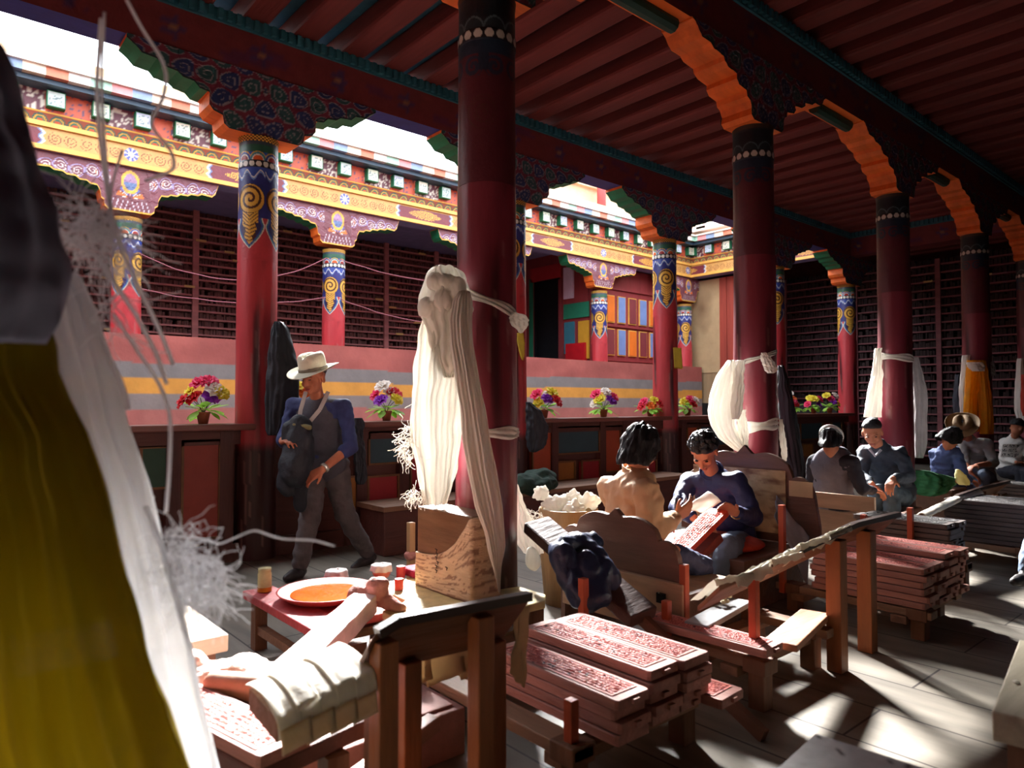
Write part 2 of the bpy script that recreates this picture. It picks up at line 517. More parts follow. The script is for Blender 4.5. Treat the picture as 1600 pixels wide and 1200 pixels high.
# beam A (courtyard edge) and beam B (hall)
for (Y,x0,x1,lab,um) in ((YA,-3.6,12.95,'long dark red painted beam over the balustrade at the courtyard edge',bluem),(YB,-3.6,15.2,'long dark red beam over the nearer row of columns in the hall',orange)):
    t,mb,un,b0,d,r,L=long_beam(lab,(x0,Y),(x1,Y),ZCOL+0.50,4.17,0.24,None)
    un.obj('beam_underside',um,t)
    stud_trim(t,b0,d,r,L,4.17,4.27,0.24,mat('teal_trim',(44,98,110),0.55,0.3,8,0.1))
    if Y==YB:
        g=MB()
        XX=[-3.0]+XB+[15.4]
        for a,b in zip(XX,XX[1:]):
            if b-a>2.1:
                g.tube([(a+1.02,Y,ZCOL+0.475),(b-1.02,Y,ZCOL+0.475)],0.055,10)
        g.obj('underside_moulding',greendk,t)
t,mb,un,b0,d,r,L=long_beam('dark beam crossing the hall at the far right end of the courtyard',(12.78,-3.0),(12.78,YA-0.14),ZCOL+0.50,4.17,0.24,None,name='cross_beam')
un.obj('beam_underside',darkred,t); stud_trim(t,b0,d,r,L,4.17,4.27,0.24,_m['teal_trim'])

# ---- ceiling with joists ----
cl=MB(); cl.box((-4,-4,4.46),(16,5.95,4.60))
ceiling=struct(cl.obj('ceiling',tealm))
J=MB()
def joist_col(): return None
jm=MB(); jm.box((-0.11,-3.9,4.27),(0.11,5.92,4.46))
j0=None; k=0; x=-1.8
while x<15.9:
    if j0 is None:
        j0=jm.obj('joist',joistm,ceiling,bevel=0.03); o=j0
    else:
        o=j0.copy(); C.objects.link(o)
    o.parent=ceiling; o.location=(x,0,0.012*nz(k*3.1)); o.rotation_euler.z=0.006*nz(k*1.7)
    x+=0.425; k+=1
# painted plank ends over the beams
# ---- outer cornice + roof edge pieces ----
def scallop_col(x,z):   # z 0..0.10
    k=tiled(x,0.16)-0.08; r=math.hypot(k,z-0.0)
    if z>0.085: return GOLD
    if r<0.03: return (190,90,60)
    if r<0.045: return (60,110,90)
    if r<0.06: return (200,150,60)
    if r<0.075: return (60,90,80)
    return (140,70,50)
def entab_col(xa,z):     # z 0..0.30 ; xa measured from a column
    if z<0.055 or z>0.235: return (204,156,84)
    x=tiled(xa+1.335,2.67)-1.335; ax=abs(x); zc=z-0.145
    if ax<0.80:
        if math.hypot(x,zc)<0.03: return WHITE
        if math.hypot(x,zc)<0.075: return (84,96,160) if ((math.atan2(zc,x)*4/PI)%1)<0.6 else (200,190,190)
        cx=((ax-0.08)%0.145)-0.072; r=math.hypot(cx,zc)
        if r<0.066 and ((r/0.030-math.atan2(zc,cx)/(2*PI))%1.0)<0.28: return (120,60,40)
        return (196,148,84)
    if ax<0.92:
        e=ax-0.80-abs(abs(zc)-0.04)*0.8
        if e<0.02: return (196,148,84)
        if e<0.045: return (216,210,200)
        if e<0.065: return (100,120,160)
        return (112,44,54)
    dx=1.335-ax
    if dx<0.30:
        w=0.070*(1-(dx/0.30)**2)
        cx=(dx%0.12)-0.06; r=math.hypot(cx,zc)
        if abs(zc)<w and ((r/0.026-math.atan2(zc,cx)/(2*PI))%1.0)<0.6: return (214,160,66)
    return (112,44,54)
def dentil_panel_col(x,z):
    k=tiled(x,0.84)
    if k<0.42:
        a=nz(x*30,z*30)
        return (196,84,54) if a<0.32 else (70,60,90)
    a=nz(x*26,z*26,4)
    return (96,44,56) if a<0.12 else (206,196,180)
def cornice(label,p0,p1,outn,x0ref,top_z=4.93):
    """the painted beam and cornice layers facing the courtyard; outn = unit vector to the courtyard"""
    t=thing('painted_cornice',label,'cornice',(p0[0],p0[1],3.93))
    d=Vector((p1[0]-p0[0],p1[1]-p0[1],0)); L=d.length; d.normalize(); n=Vector((outn[0],outn[1],0)); b0=Vector((p0[0],p0[1],0))
    def face(name,off,z0,z1,cf,step,nzs,m=paint,ov=None):
        mb=MB(); nx=int(L/step)
        mb.grid(nx,nzs,lambda u,v:b0+d*(u*L)+n*(off if ov is None else off+ov*v)+Vector((0,0,z0+(z1-z0)*v)),lambda u,v:cf(u*L-x0ref,v*(z1-z0)))
        return mb.obj(name,m,t)
    # beam body behind
    b=MB(); b.bar(b0+Vector((0,0,4.08))-n*0.0,b0+d*L+Vector((0,0,4.08)),0.26,0.296); b.obj('beam_body',lav,t)
    face('painted_fascia',0.135,3.93,4.23,entab_col,0.011,28)
    g=MB()
    for z in (3.957,4.205):
        g.bar(b0+n*0.15+Vector((0,0,z)),b0+d*L+n*0.15+Vector((0,0,z)),0.03,0.05)
    g.obj('gilded_moulding',mat('gold_paint',(220,168,82),0.4,0.15,8,0.05),t)
    face('scalloped_row',0.16,4.23,4.33,scallop_col,0.012,10,ov=0.03)
    face('dentil_panel',0.19,4.33,4.55,dentil_panel_col,0.02,10)
    dn=MB(); k=0; x=0.1
    pale=MB()
    while x<L-0.1:
        c=b0+d*x+n*0.26+Vector((0,0,4.45))
        dn.bar(c-n*0.09,c+n*0.02,0.17,0.17)
        def pp(u,v,c=c): return c+n*0.0225+d*((u-0.5)*0.15)+Vector((0,0,(v-0.5)*0.15))
        tone=[(206,214,190),(190,200,216),(214,210,190),(196,214,206)][k%4]
        pale.grid(10,10,pp,lambda u,v,tone=tone:tone if (nz(u*7,v*7,k*3)<0.15 or min(u,v,1-u,1-v)<0.1) else (110,130,130))
        x+=0.42; k+=1
    dn.obj('dentil_blocks',green,t); pale.obj('dentil_faces',paint,t)
    s=MB(); x=0; k=0
    cols=[(214,210,204),(150,190,170),(200,130,130),(120,140,170),(214,200,180),(190,110,80)]
    s.bar(b0+n*0.22+Vector((0,0,4.575)),b0+d*L+n*0.22+Vector((0,0,4.575)),0.36,0.05,col=(52,74,92))
    while x<L:
        c0=b0+d*x+n*0.26; c1=b0+d*min(L,x+0.2)+n*0.26
        s.bar(c0+Vector((0,0,4.65)),c1+Vector((0,0,4.65)),0.44,0.09,col=cols[k%6]); x+=0.2; k+=1
    s.bar(b0+n*0.27+Vector((0,0,4.71)),b0+d*L+n*0.27+Vector((0,0,4.71)),0.50,0.03,col=(220,204,190))
    s.obj('checkered_trim',paint,t)
    r_=MB(); r_.bar(b0-n*0.25+Vector((0,0,4.86)),b0+d*L-n*0.25+Vector((0,0,4.86)),0.7,0.27); r_.obj('roof_edge',mat('mud_roof',(196,170,140),0.9,0.2,5,0.4),t)
    return t
cornice('long painted cornice with gold scrollwork facing us across the courtyard',(-3.6,YC),(12.9,YC),(0,-1),1.87+3.6)
cornice('short painted cornice over the right end of the courtyard',(12.78,9.0-0.15),(12.78,5.9),(-1,0),1.2)
# crenel blocks at the right end and rooftop pieces
q=MB()
for i in range(5): q.box((12.5,6.2+i*0.55,4.9),(12.8,6.42+i*0.55,5.12))
q.box((12.5,5.9,4.86),(13.0,9.0,4.95))
tag(q.obj('roof_battlement',mat('white_wash',(226,200,190),0.9,0.1,5,0.2)),'whitewashed stepped blocks on the roof edge at the right end of the courtyard','battlement')
q=MB(); q.box((7.9,9.6,4.8),(14.0,9.9,5.55)); q.box((7.8,9.5,5.55),(14.1,10.0,5.62))
tag(q.obj('rooftop_parapet',_m['mud_roof']),'beige mud wall standing on the roof beyond the courtyard','wall')
q=MB(); q.tube([(onY(941,9.35),9.35,4.8),(onY(941,9.35),9.35,6.4)],0.09,14)
tag(q.obj('roof_pole',mat('faded_red',(170,70,70),0.6,0.2,4,0.1),smooth=True),'faded red round pole standing on the roof against the sky','pole')
# hall roof over everything, walls closing the hall
roofm=mat('roof_mud',(120,100,84),0.9)
q=MB(); q.box((-4,-4,4.60),(16,5.95,4.80)); struct(q.obj('trim_1',roofm))
q=MB(); q.box((-4,8.85,4.60),(16,12.5,4.72)); struct(q.obj('trim_2',roofm))
q=MB(); q.box((12.9,5.95,4.60),(16,8.85,4.72)); struct(q.obj('trim_3',roofm))
wallm=mat('dark_plaster',(92,44,40),0.85,0.3,3,0.3)
for nm,a,b in (('wall_near',(-4,-4.2,0),(16,-4,4.6)),('wall_left',(-4.2,-4.2,0),(-4,12.5,4.6)),('wall_right',(16.0,-4.2,0),(16.2,12.5,4.6)),('wall_far',(-4,12.3,0),(16,12.5,4.6))):
    q=MB(); q.box(a,b); struct(q.obj(nm,wallm))
# ---- floor ----
fm=MB()
def floorcol(x,y):
    return (150,136,116)
mf=bpy.data.materials.new('floor_planks'); mf.use_nodes=True
nt=mf.node_tree; n=nt.nodes; l=nt.links; bs=n['Principled BSDF']
tc=n.new('ShaderNodeTexCoord'); mp=n.new('ShaderNodeMapping'); mp.inputs['Rotation'].default_value=(0,0,PI/2)
br=n.new('ShaderNodeTexBrick'); br.inputs['Scale'].default_value=1.0; br.inputs['Brick Width'].default_value=2.4; br.inputs['Row Height'].default_value=0.33
br.inputs['Mortar Size'].default_value=0.005; br.inputs['Color1'].default_value=(*lin((136,128,116)),1); br.inputs['Color2'].default_value=(*lin((122,114,102)),1); br.inputs['Mortar'].default_value=(*lin((44,32,28)),1)
l.new(tc.outputs['Object'],mp.inputs[0]); l.new(mp.outputs[0],br.inputs[0])
ns=n.new('ShaderNodeTexNoise'); ns.inputs['Scale'].default_value=3; ns.inputs['Detail'].default_value=10
ms2=n.new('ShaderNodeMapping'); ms2.inputs['Scale'].default_value=(3,0.5,1); l.new(tc.outputs['Object'],ms2.inputs[0]); l.new(ms2.outputs[0],ns.inputs[0])
rr=n.new('ShaderNodeMapRange'); rr.inputs['From Min'].default_value=0.3; rr.inputs['From Max'].default_value=0.7; rr.inputs['To Min'].default_value=0.55; rr.inputs['To Max'].default_value=1.1; l.new(ns.outputs['Fac'],rr.inputs[0])
vm=n.new('ShaderNodeVectorMath'); vm.operation='SCALE'; l.new(br.outputs['Color'],vm.inputs[0]); l.new(rr.outputs[0],vm.inputs['Scale']); l.new(vm.outputs[0],bs.inputs['Base Color'])
bs.inputs['Roughness'].default_value=0.5
bb=n.new('ShaderNodeBump'); bb.inputs['Strength'].default_value=0.25; bb.inputs['Distance'].default_value=0.02; l.new(ns.outputs['Fac'],bb.inputs['Height']); l.new(bb.outputs[0],bs.inputs['Normal'])
q=MB(); q.box((-4,-4,-0.2),(16,5.9,0)); struct(q.obj('floor',mf))
q=MB(); q.box((-4,5.9,-0.2),(16,12.4,-0.01)); q.box((-4,9.05,-0.01),(16,12.4,1.0)); struct(q.obj('trim_4',mat('courtyard_stone',(130,120,110),0.8)))

# ---- striped parapet beyond the courtyard ----
par=MB()
def parcol(x,z):
    w=0.02*nz(x*0.8,0,5)
    z+=w
    if z>1.70: return mixc((168,92,84),(148,78,72),0.5+nz(x*1.5,z*4))
    if z>1.52: return (124,118,116)
    if z>1.34: return (208,146,64)
    if z>1.17: return (136,124,120)
    return mixc((182,116,106),(162,92,86),0.5+0.5*nz(math.floor(x/0.17)*7.7))
par.grid(400,100,lambda u,v:Vector((-4+u*16.9,8.78,2.02*v)),lambda u,v:parcol(-4+u*16.9,2.02*v))
par.grid(400,2,lambda u,v:Vector((-4+u*16.9,8.78+0.42*v,2.02)),lambda u,v:(170,86,78))
par.grid(10,10,lambda u,v:Vector((-4+u*16.9,9.2,2.02*v)),lambda u,v:(150,70,66))
struct(par.obj('wall_parapet',mat('painted_plaster',attr=True,rough=0.8,var=0.15,scale=4,bump=0.15)))
# ---- library shelves ----
shelfw=wood('shelf_wood',(176,116,114),0.7,0.3,'X',4,0.2)
shelfw2=wood('shelf_wood_far',(140,86,90),0.7,0.3,'Y',4,0.2)
blockd=mat('stored_blocks',(100,66,62),0.8,0.6,14,0.5)
lab_m=mat('label_paper',(206,176,110),0.8,0.1,8,0.0)
def shelves(label,p0,p1,n,z0,z1,row,wm,seed,tags=60,cell=1.15):
    rnd=random.Random(seed)
    t=thing('block_shelf',label,'shelf',(p0[0],p0[1],z0))
    d=Vector((p1[0]-p0[0],p1[1]-p0[1],0)); L=d.length; d.normalize(); n=Vector((n[0],n[1],0)); b0=Vector((p0[0],p0[1],0))
    sh=MB(); z=z0
    while z<=z1:
        sh.bar(b0-n*0.2+Vector((0,0,z)),b0+d*L-n*0.2+Vector((0,0,z)),0.44,0.028); z+=row
    sh.obj('shelf_boards',wm,t)
    up=MB(); x=0; i=0
    while x<=L:
        up.bar(b0+d*x+n*0.03+Vector((0,0,z0-0.02)),b0+d*x+n*0.03+Vector((0,0,z1)),0.09,0.05,up=tuple(n)); x+=cell
    up.obj('uprights',wm,t)
    bk=MB(); z=z0
    while z<z1-row*0.5:
        x=0.03
        while x<L:
            w=rnd.uniform(0.02,0.06); h=rnd.uniform(0.5,0.86)*row; off=rnd.uniform(-0.05,0.0)
            if rnd.random()<0.93:
                c=b0+d*(x+w/2)+n*(off-0.16)+Vector((0,0,z+0.014+h/2))
                bk.bar(c-n*0.15,c+n*0.15,w*0.85,h)
            x+=w
        z+=row
    o=bk.obj('stored_woodblocks',blockd if seed==3 else mat('stored_blocks_dark',(58,42,42),0.8,0.6,14,0.5),t); o['kind']='stuff'
    bp=MB(); bp.bar(b0-n*0.45+Vector((0,0,z0)),b0-n*0.45+Vector((0,0,z1)),0.02,L*2,up=tuple(d)) if False else bp.add([b0-n*0.43+Vector((0,0,z0)),b0+d*L-n*0.43+Vector((0,0,z0)),b0+d*L-n*0.43+Vector((0,0,z1)),b0-n*0.43+Vector((0,0,z1))],[(0,1,2,3)])
    bp.obj('back_board',wm,t)
    proto=None
    nr=int((z1-z0)/row)
    for k in range(tags):
        x=rnd.uniform(0.1,L-0.2); z=z0+row*rnd.randrange(nr)
        if proto is None:
            mb=MB(); mb.box((-0.08,-0.004,-0.018),(0.08,0.004,0.018)); proto=mb.obj('shelf_label',lab_m,t); o=proto
        else: o=proto.copy(); C.objects.link(o)
        o.parent=t; o.location=b0+d*x+n*0.062+Vector((0,0,z))-Vector(t.location); o.rotation_euler.z=math.atan2(d.y,d.x)
        o.matrix_parent_inverse=Matrix.Identity(4)
    return t
shelves('tall dark shelving full of printing blocks beyond the courtyard',(-3.5,11.7),(9.5,11.7),(0,-1),1.2,4.5,0.125,shelfw,3,80)
shelves('tall shelving of printing blocks at the far right end of the hall',(15.4,-3.0),(15.4,9.0),(-1,0),0.2,4.1,0.165,shelfw2,5,6,cell=1.6)
# ceiling inside the far gallery
q=MB(); q.box((-4,9.14,4.3),(16,12.3,4.4)); struct(q.obj('trim_5',lav))
# ---- panelled room beyond C3 ----
maroon=wood('maroon_panelling',(132,50,52),0.55,0.2,'Z',3,0.1)
goldl=_m['gold_paint']
def pcol(name,rgb): return mat(name,rgb,0.55,0.12,6,0.08)
pan_o=pcol('panel_orange',(214,112,36)); pan_b=pcol('panel_blue',(112,136,186)); pan_m=pcol('panel_maroon',(120,52,56)); pan_w=pcol('panel_white',(206,190,206)); pan_g=pcol('panel_green',(36,120,90)); pan_t=pcol('panel_teal',(52,112,130)); pan_y=pcol('panel_yellow',(196,146,44)); pan_r=pcol('panel_red',(160,36,40))
rm=thing('panelled_partition','maroon wooden partition with rows of orange and blue panels beyond the courtyard','partition',(10.0,9.25,2.0))
q=MB(); q.box((9.98,9.24,1.2),(12.75,9.34,3.95)); q.obj('wall_boards',maroon,rm)
rows=[(3.38,2.84,['o','b','m','b','o','m','b']),(2.72,2.19,['m','b','o','m','b','o','m'])]
for zt_,zb_,cs in rows:
    for i,cch in enumerate(cs):
        x=10.35+0.335*i; 
        q=MB(); q.box((x,9.215,zb_),(x+0.24,9.24,zt_)); fr=q.obj('panel_frame',goldl,rm)
        q=MB(); q.box((x+0.018,9.205,zb_+0.018),(x+0.222,9.235,zt_-0.018)); q.obj('panel',{'o':pan_o,'b':pan_b,'m':pan_m}[cch],fr)
q=MB()
for z in (3.52,2.78,2.1): q.box((10.0,9.20,z-0.02),(12.75,9.24,z+0.02))
q.obj('mouldings',maroon,rm)
# side wall with the doorway
sw=thing('doorway_wall','painted timber wall with a dark doorway and white, green and teal panels','wall',(9.96,9.3,2.0))
q=MB(); q.box((9.96,9.34,1.0),(10.04,10.12,4.3)); q.box((9.96,10.98,1.0),(10.04,11.25,4.3)); q.box((9.96,10.12,3.82),(10.04,10.98,4.3)); q.obj('wall_boards',maroon,sw)
def xpan(p0,p1,m,name='panel'):
    a=onXp(p0[0],p0[1],9.95); b=onXp(p1[0],p1[1],9.95)
    y0,y1=sorted((a.y,b.y)); z0,z1=sorted((a.z,b.z))
    q=MB(); q.box((9.925,y0,z0),(9.96,y1,z1)); q.obj(name,m,sw)
xpan((882,418),(897,465),pan_w); xpan((882,476),(921,494),pan_g); xpan((883,504),(898,552),pan_t); xpan((905,502),(921,560),pan_y)
xpan((830,420),(878,432),pan_r,'lintel'); xpan((828,436),(833,560),pan_g,'door_jamb'); xpan((874,436),(879,560),pan_m,'door_jamb')
q=MB(); q.box((9.86,onX(915,9.9),2.0),(9.95,onX(886,9.9),2.42)); tag(q.obj('red_box',mat('red_lacquer',(176,24,34),0.4,0.15)),'small bright red box with pale marks by the far doorway','box')
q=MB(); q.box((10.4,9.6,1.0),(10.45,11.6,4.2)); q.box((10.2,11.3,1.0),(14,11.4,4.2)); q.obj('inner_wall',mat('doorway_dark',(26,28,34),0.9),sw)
# tan door and wood wall at the right end
q=MB(); q.box((13.0,8.38,0.9),(13.08,9.12,3.9)); 
tanm=mat('tan_door',attr=True,rough=0.7,var=0.15,scale=3)
q2=MB(); q2.grid(30,80,lambda u,v:Vector((12.985,9.12-u*0.74,1.9+2.0*v)),lambda u,v:mixc((176,150,112),(110,80,56),min(1,max(0,3.0*(0.28-math.hypot((u-0.45)*0.8,(v-0.70)*1.1))+0.4*nz(u*3,v*5)))))
td=thing('storage_door','tan plank door with a dark stain at the right end of the courtyard','door',(13.04,8.75,0.9))
q.obj('door_leaf',wood('tan_wood',(150,124,92),0.7,0.2,'Z'),td); q2.obj('door_face',tanm,td)
q=MB(); q.box((13.0,7.5,0.0),(13.1,8.37,3.9))
for i in range(5): q.box((12.98,7.5+i*0.18,0.4),(13.0,7.5+i*0.18+0.165,3.9))
tag(q.obj('plank_wall',wood('red_plank_wall',(150,62,48),0.6,0.3,'Z',3,0.2)),'reddish vertical plank wall beside the tan door','wall')
q=MB(); q.box((12.9,5.9,0.0),(13.0,9.0,1.25)); q.obj('x',_m['painted_plaster'])
bpy.data.objects[-1 if False else 'x'].name='wall_end'; struct(bpy.data.objects['wall_end'])

# ---- balustrade ----
bal=thing('balustrade','dark brown panelled wooden balustrade with coloured panels along the courtyard','balustrade',(5,YA,0))
bw=wood('balustrade_wood',(84,44,36),0.6,0.35,'X',4,0.25)
bwz=wood('balustrade_post',(80,42,36),0.6,0.35,'Z',4,0.25)
RT=1.07; YF=YA-0.02
q=MB(); q.box((-3.9,YF-0.13,RT-0.05),(12.75,YF+0.16,RT)); q.obj('handrail',wood('rail_top',(120,70,60),0.4,0.25,'X',4,0.2),bal,bevel=0.01)
q=MB(); q.box((-3.9,YF-0.05,RT-0.16),(12.75,YF+0.05,RT-0.05)); q.box((-3.9,YF-0.05,0.0),(12.75,YF+0.05,0.14)); q.box((-3.9,YF+0.02,0.14),(12.75,YF+0.05,RT-0.15)); q.obj('rails',bw,bal)
def bpanel(x0,x1,z0,z1,m,fr=True):
    q=MB(); q.box((x0,YF-0.035,z0),(x1,YF+0.03,z1)); q.obj('coloured_panel',m,bal)
    if fr:
        q=MB(); w=0.018
        for a,b in (((x0-w,z0-w),(x1+w,z0)),((x0-w,z1),(x1+w,z1+w)),((x0-w,z0),(x0,z1)),((x1,z0),(x1+w,z1))):
            q.box((a[0],YF-0.05,a[1]),(b[0],YF-0.03,b[1]))
        q.obj('panel_moulding',mat('old_gilt',(110,74,40),0.6,0.3),bal)
dk=pcol('bal_orange',(160,66,34)); bt=pcol('bal_teal',(44,74,84)); by=pcol('bal_yellow',(150,98,36)); brd=pcol('bal_red',(150,30,38)); bgn=pcol('bal_green',(24,66,46)); bor=pcol('bal_redbrown',(142,54,40))
def bpx(px0,px1,py0,py1,m):
    x0=onY(px0,YF); x1=onY(px1,YF); xm=(x0+x1)/2
    bpanel(x0,x1,hgt(py1,xm,YF),hgt(py0,xm,YF),m)
bpx(222,262,700,760,bgn); bpx(286,340,690,838,bor)
bpx(575,618,676,722,bt); bpx(574,618,744,838,brd); bpx(540,568,745,800,by); bpx(538,566,815,850,bgn); bpx(640,655,690,842,brd)
bpx(829,857,668,767,dk); bpx(868,931,668,706,bt); bpx(867,893,722,748,by); bpx(906,932,720,748,brd); bpx(941,964,667,735,dk); bpx(1003,1020,720,760,brd)
bpx(1070,1085,662,700,dk); bpx(1090,1140,662,695,bt)
x=-3.0
for xx in (onY(270,YF),onY(352,YF),onY(562,YF),onY(628,YF),onY(862,YF),onY(937,YF),onY(972,YF),onY(1063,YF)):
    q=MB(); q.box((xx-0.05,YF-0.055,0),(xx+0.05,YF+0.05,RT-0.05)); q.obj('post',bwz,bal)
bpx(1247,1280,648,685,bt); bpx(1283,1293,648,690,brd); bpx(1296,1310,648,690,bt); bpx(1250,1265,694,712,by)
# ================= printing blocks =================
ORD=['topmost','second from top','third from top','fourth from top','fifth from top','sixth from top','seventh from top','eighth from top','ninth from top','tenth from top']
blockm=mat('inked_block',attr=True,rough=0.62,var=0.15,scale=8,bump=0.05,bscale=60)
blockside=wood('block_side',(168,116,104),0.6,0.35,'Y',9,0.3)
BL,BW,BT=0.60,0.150,0.032
def block_body():
    b=MB(); y0,y1=-BL/2,BL/2; w=BW/2
    out=[(-w*0.93,y0),(w*0.93,y0),(w,y0+0.012),(w,y1-0.012),(w*0.93,y1),(-w*0.93,y1),(-w,y1-0.012),(-w,y0+0.012)]
    n=len(out)
    for z0,z1,s in ((0,BT,1),):
        b.add([(x,y,0.002) for x,y in out]+[(x,y,BT-0.004) for x,y in out]+[(x*0.97,y*0.995,BT) for x,y in out],
              [tuple(range(n))[::-1],tuple(range(2*n,3*n))]+[(i,(i+1)%n,n+(i+1)%n,n+i) for i in range(n)]+[(n+i,n+(i+1)%n,2*n+(i+1)%n,2*n+i) for i in range(n)])
    b.box((-0.014,y0-0.012,BT*0.35),(0.014,y0+0.01,BT*0.8))
    return b
def block_panel(seed):
    rnd=random.Random(seed); b=MB(); NX,NY=52,190; W=BW*0.80; L=BL*0.88
    # seven lines of carved script: raised head stroke with strokes hanging from it
    strokes={}
    for ln in range(6):
        y=0
        row=[]
        while y<1:
            k=rnd.random(); w_=rnd.uniform(0.004,0.010)
            row.append((y,y+w_,k)); y+=w_+rnd.uniform(0.002,0.006)
        strokes[ln]=row
    def carved(u,v):
        if min(u,1-u)*W<0.005 or min(v,1-v)*L<0.007: return 1
        if min(u,1-u)*W<0.009 or min(v,1-v)*L<0.013: return 0
        uu=(u*W-0.009)/(W-0.018); ln=int(uu*6); ln=min(5,max(0,ln)); k=uu*6-ln
        if k<0.16: return 0
        vv=v
        for a,c,h in strokes[ln]:
            if a<=vv<c:
                if k<0.36: return 1
                if h<0.25: return 1 if k<0.5 else 0
                if h<0.6: return 1 if (k<0.9 and (vv-a)<(c-a)*0.6) else (1 if 0.55<k<0.7 else 0)
                return 1 if k<0.8 and ((vv-a)<0.003 or (c-vv)<0.003) else (1 if 0.6<k<0.75 else 0)
        return 0
    blot=[(rnd.random(),rnd.random()) for _ in range(14)]
    cache={}
    def g(u,v):
        key=(round(u*NX),round(v*NY))
        if key not in cache: cache[key]=carved(u,v)
        return cache[key]
    def pos(u,v): return Vector(((u-0.5)*W,(v-0.5)*L,BT+0.0006+0.0022*g(u,v)))
    def col(u,v):
        for a,c in blot:
            if abs(v-a)*L<0.006 and abs(u-c)*W<0.006: return (60,20,24)
        c=(222,128,112) if g(u,v) else (150,62,58)
        return mixc(c,(200,150,140),0.25*(1 if nz(u*3,v*8)>0.2 else 0))
    b.grid(NX,NY,pos,col)
    return b
BB=block_body(); bodyproto=BB.obj('printing_block',blockside,None)
panels=[block_panel(s).obj('text_panel',blockm,None) for s in (1,2,3)]
first=[True]*3; used_body=[False]
def place_block(x,y,z,rz=0.0,label='',group=None,k=0,red=False,flip=False,panel=True,rx=0,ry=0,dark=False):
    if not used_body[0]: o=bodyproto; used_body[0]=True
    else: o=bodyproto.copy(); C.objects.link(o)
    o.location=(x,y,z); o.rotation_euler=(rx,ry,rz+(PI if flip else 0))
    tag(o,label,'printing block',group)
    if dark:
        o.material_slots[0].link='OBJECT'; o.material_slots[0].material=wood('unlit_block',(84,72,68),0.7,0.35,'Y',9,0.3)  # stacks out of the sun: their shade is put into the wood colour
    if panel:
        k%=3
        if first[k]: p=panels[k]; first[k]=False
        else: p=panels[k].copy(); C.objects.link(p)
        p.parent=o; p.location=(0,0,0)
        if dark:
            p.material_slots[0].link='OBJECT'; p.material_slots[0].material=mat('unlit_carving',(66,60,60),0.6,0.4,30,0.8,bscale=90)  # carving darkened the same way for the unlit stacks
    return o
def stack(name,xs,y,z0,layers,tops_label,dark=False,seed=1,ordinalcols=('left','middle','right','far right'),jit=0.03,group=None):
    rnd=random.Random(seed)
    for i,(x,nl) in enumerate(zip(xs,layers)):
        for k in range(nl):
            dy=rnd.uniform(-jit,jit); 
            place_block(x+rnd.uniform(-0.004,0.004),y+dy,z0+k*(BT+0.003),rnd.uniform(-0.012,0.012),
                'printing block, %s in the %s pile of the %s'%(ORD[nl-1-k],ordinalcols[i],tops_label),group or ('printing blocks in '+tops_label),k=i+k,panel=(k>=nl-2 or True),dark=dark,flip=rnd.random()<0.3)
legm=wood('trestle_wood',(112,76,54),0.6,0.35,'Z',5,0.3)
legmx=wood('trestle_plank',(132,96,72),0.6,0.35,'X',5,0.3)
legmy=wood('trestle_rail',(140,108,84),0.6,0.35,'Y',5,0.3)
pegm=wood('red_peg',(166,72,42),0.45,0.3,'Z',5,0.2)
def trestle(label,legs,railsY,railsX,pegs,ztop=0.205,group=None,foot=None):
    x0=min(l[0] for l in legs); y0=min(l[1] for l in legs)
    t=thing('block_trestle',label,'trestle',(x0,y0,0),group)
    for x,y in legs:
        q=MB(); q.box((x-0.035,y-0.035,0),(x+0.035,y+0.035,ztop-0.05)); q.box((x-0.05,y-0.05,ztop-0.06),(x+0.05,y+0.05,ztop)); q.obj('leg',legm,t,bevel=0.004)
    for x,ya,yb in railsY:
        q=MB(); q.box((x-0.045,ya,ztop-0.045),(x+0.045,yb,ztop-0.005)); q.obj('rail',legmy,t,bevel=0.004)
    for y,xa,xb in railsX:
        q=MB(); q.box((xa,y-0.04,ztop-0.085),(xb,y+0.04,ztop-0.046)); q.obj('cross_rail',legmx,t,bevel=0.004)
    for x,y,zb,zt in pegs:
        q=MB(); q.box((x-0.017,y-0.017,zb),(x+0.017,y+0.017,zt)); q.obj('peg',pegm,t,bevel=0.003)
    return t
# near stack
trestle('low trestle with short pegs under the near stack of red printing blocks',[(1.545,1.52),(2.15,1.56),(1.545,2.35),(2.15,2.35)],[(1.545,1.47,2.45),(2.15,1.5,2.45)],[(1.56,1.5,2.2),(2.3,1.5,2.2)],[(1.535,1.515,0.2,0.33),(2.225,2.12,0.12,0.47),(1.52,2.3,0.2,0.33)])
stack('near',[1.683,1.857,2.012],1.70,0.206,[4,5,5],'near red stack',seed=4,jit=0.016)
place_block(2.12,1.64,0.206,0.05,'lowest red printing block jutting out at the right of the near stack','loose printing blocks',k=1)
# empty frame with one block
trestle('open wooden frame with four red pegs holding a single printing block',[(2.62,1.52),(2.62,1.88),(3.2,1.60),(3.2,1.88)],[(2.62,1.5,1.93),(3.2,1.5,1.93)],[(1.62,2.55,3.3),(1.88,2.55,3.3)],[(2.63,1.55,0.2,0.535),(2.555,1.93,0.2,0.355),(2.70,1.94,0.12,0.49)])
place_block(2.575,1.74,0.24,0.06,'single red printing block resting on the open pegged frame',None,k=2)
q=MB(); q.bar((2.69,1.47,0.245),(3.25,1.60,0.235),0.13,0.03); tag(q.obj('plank',wood('orange_plank',(158,104,74),0.5,0.3,'X',5,0.2),bevel=0.004),'orange brown plank lying across the right end of the open frame','plank')
a=onZ(1085,975,0.27); b=onZ(1140,945,0.27)
q=MB(); q.bar(a,b+(b-a)*0.3,0.11,0.025); tag(q.obj('plank',mat('grey_plank',(140,140,142),0.35,0.2,6,0.1),bevel=0.004),'smooth grey plank behind the single block on the open frame','plank')
q=MB()
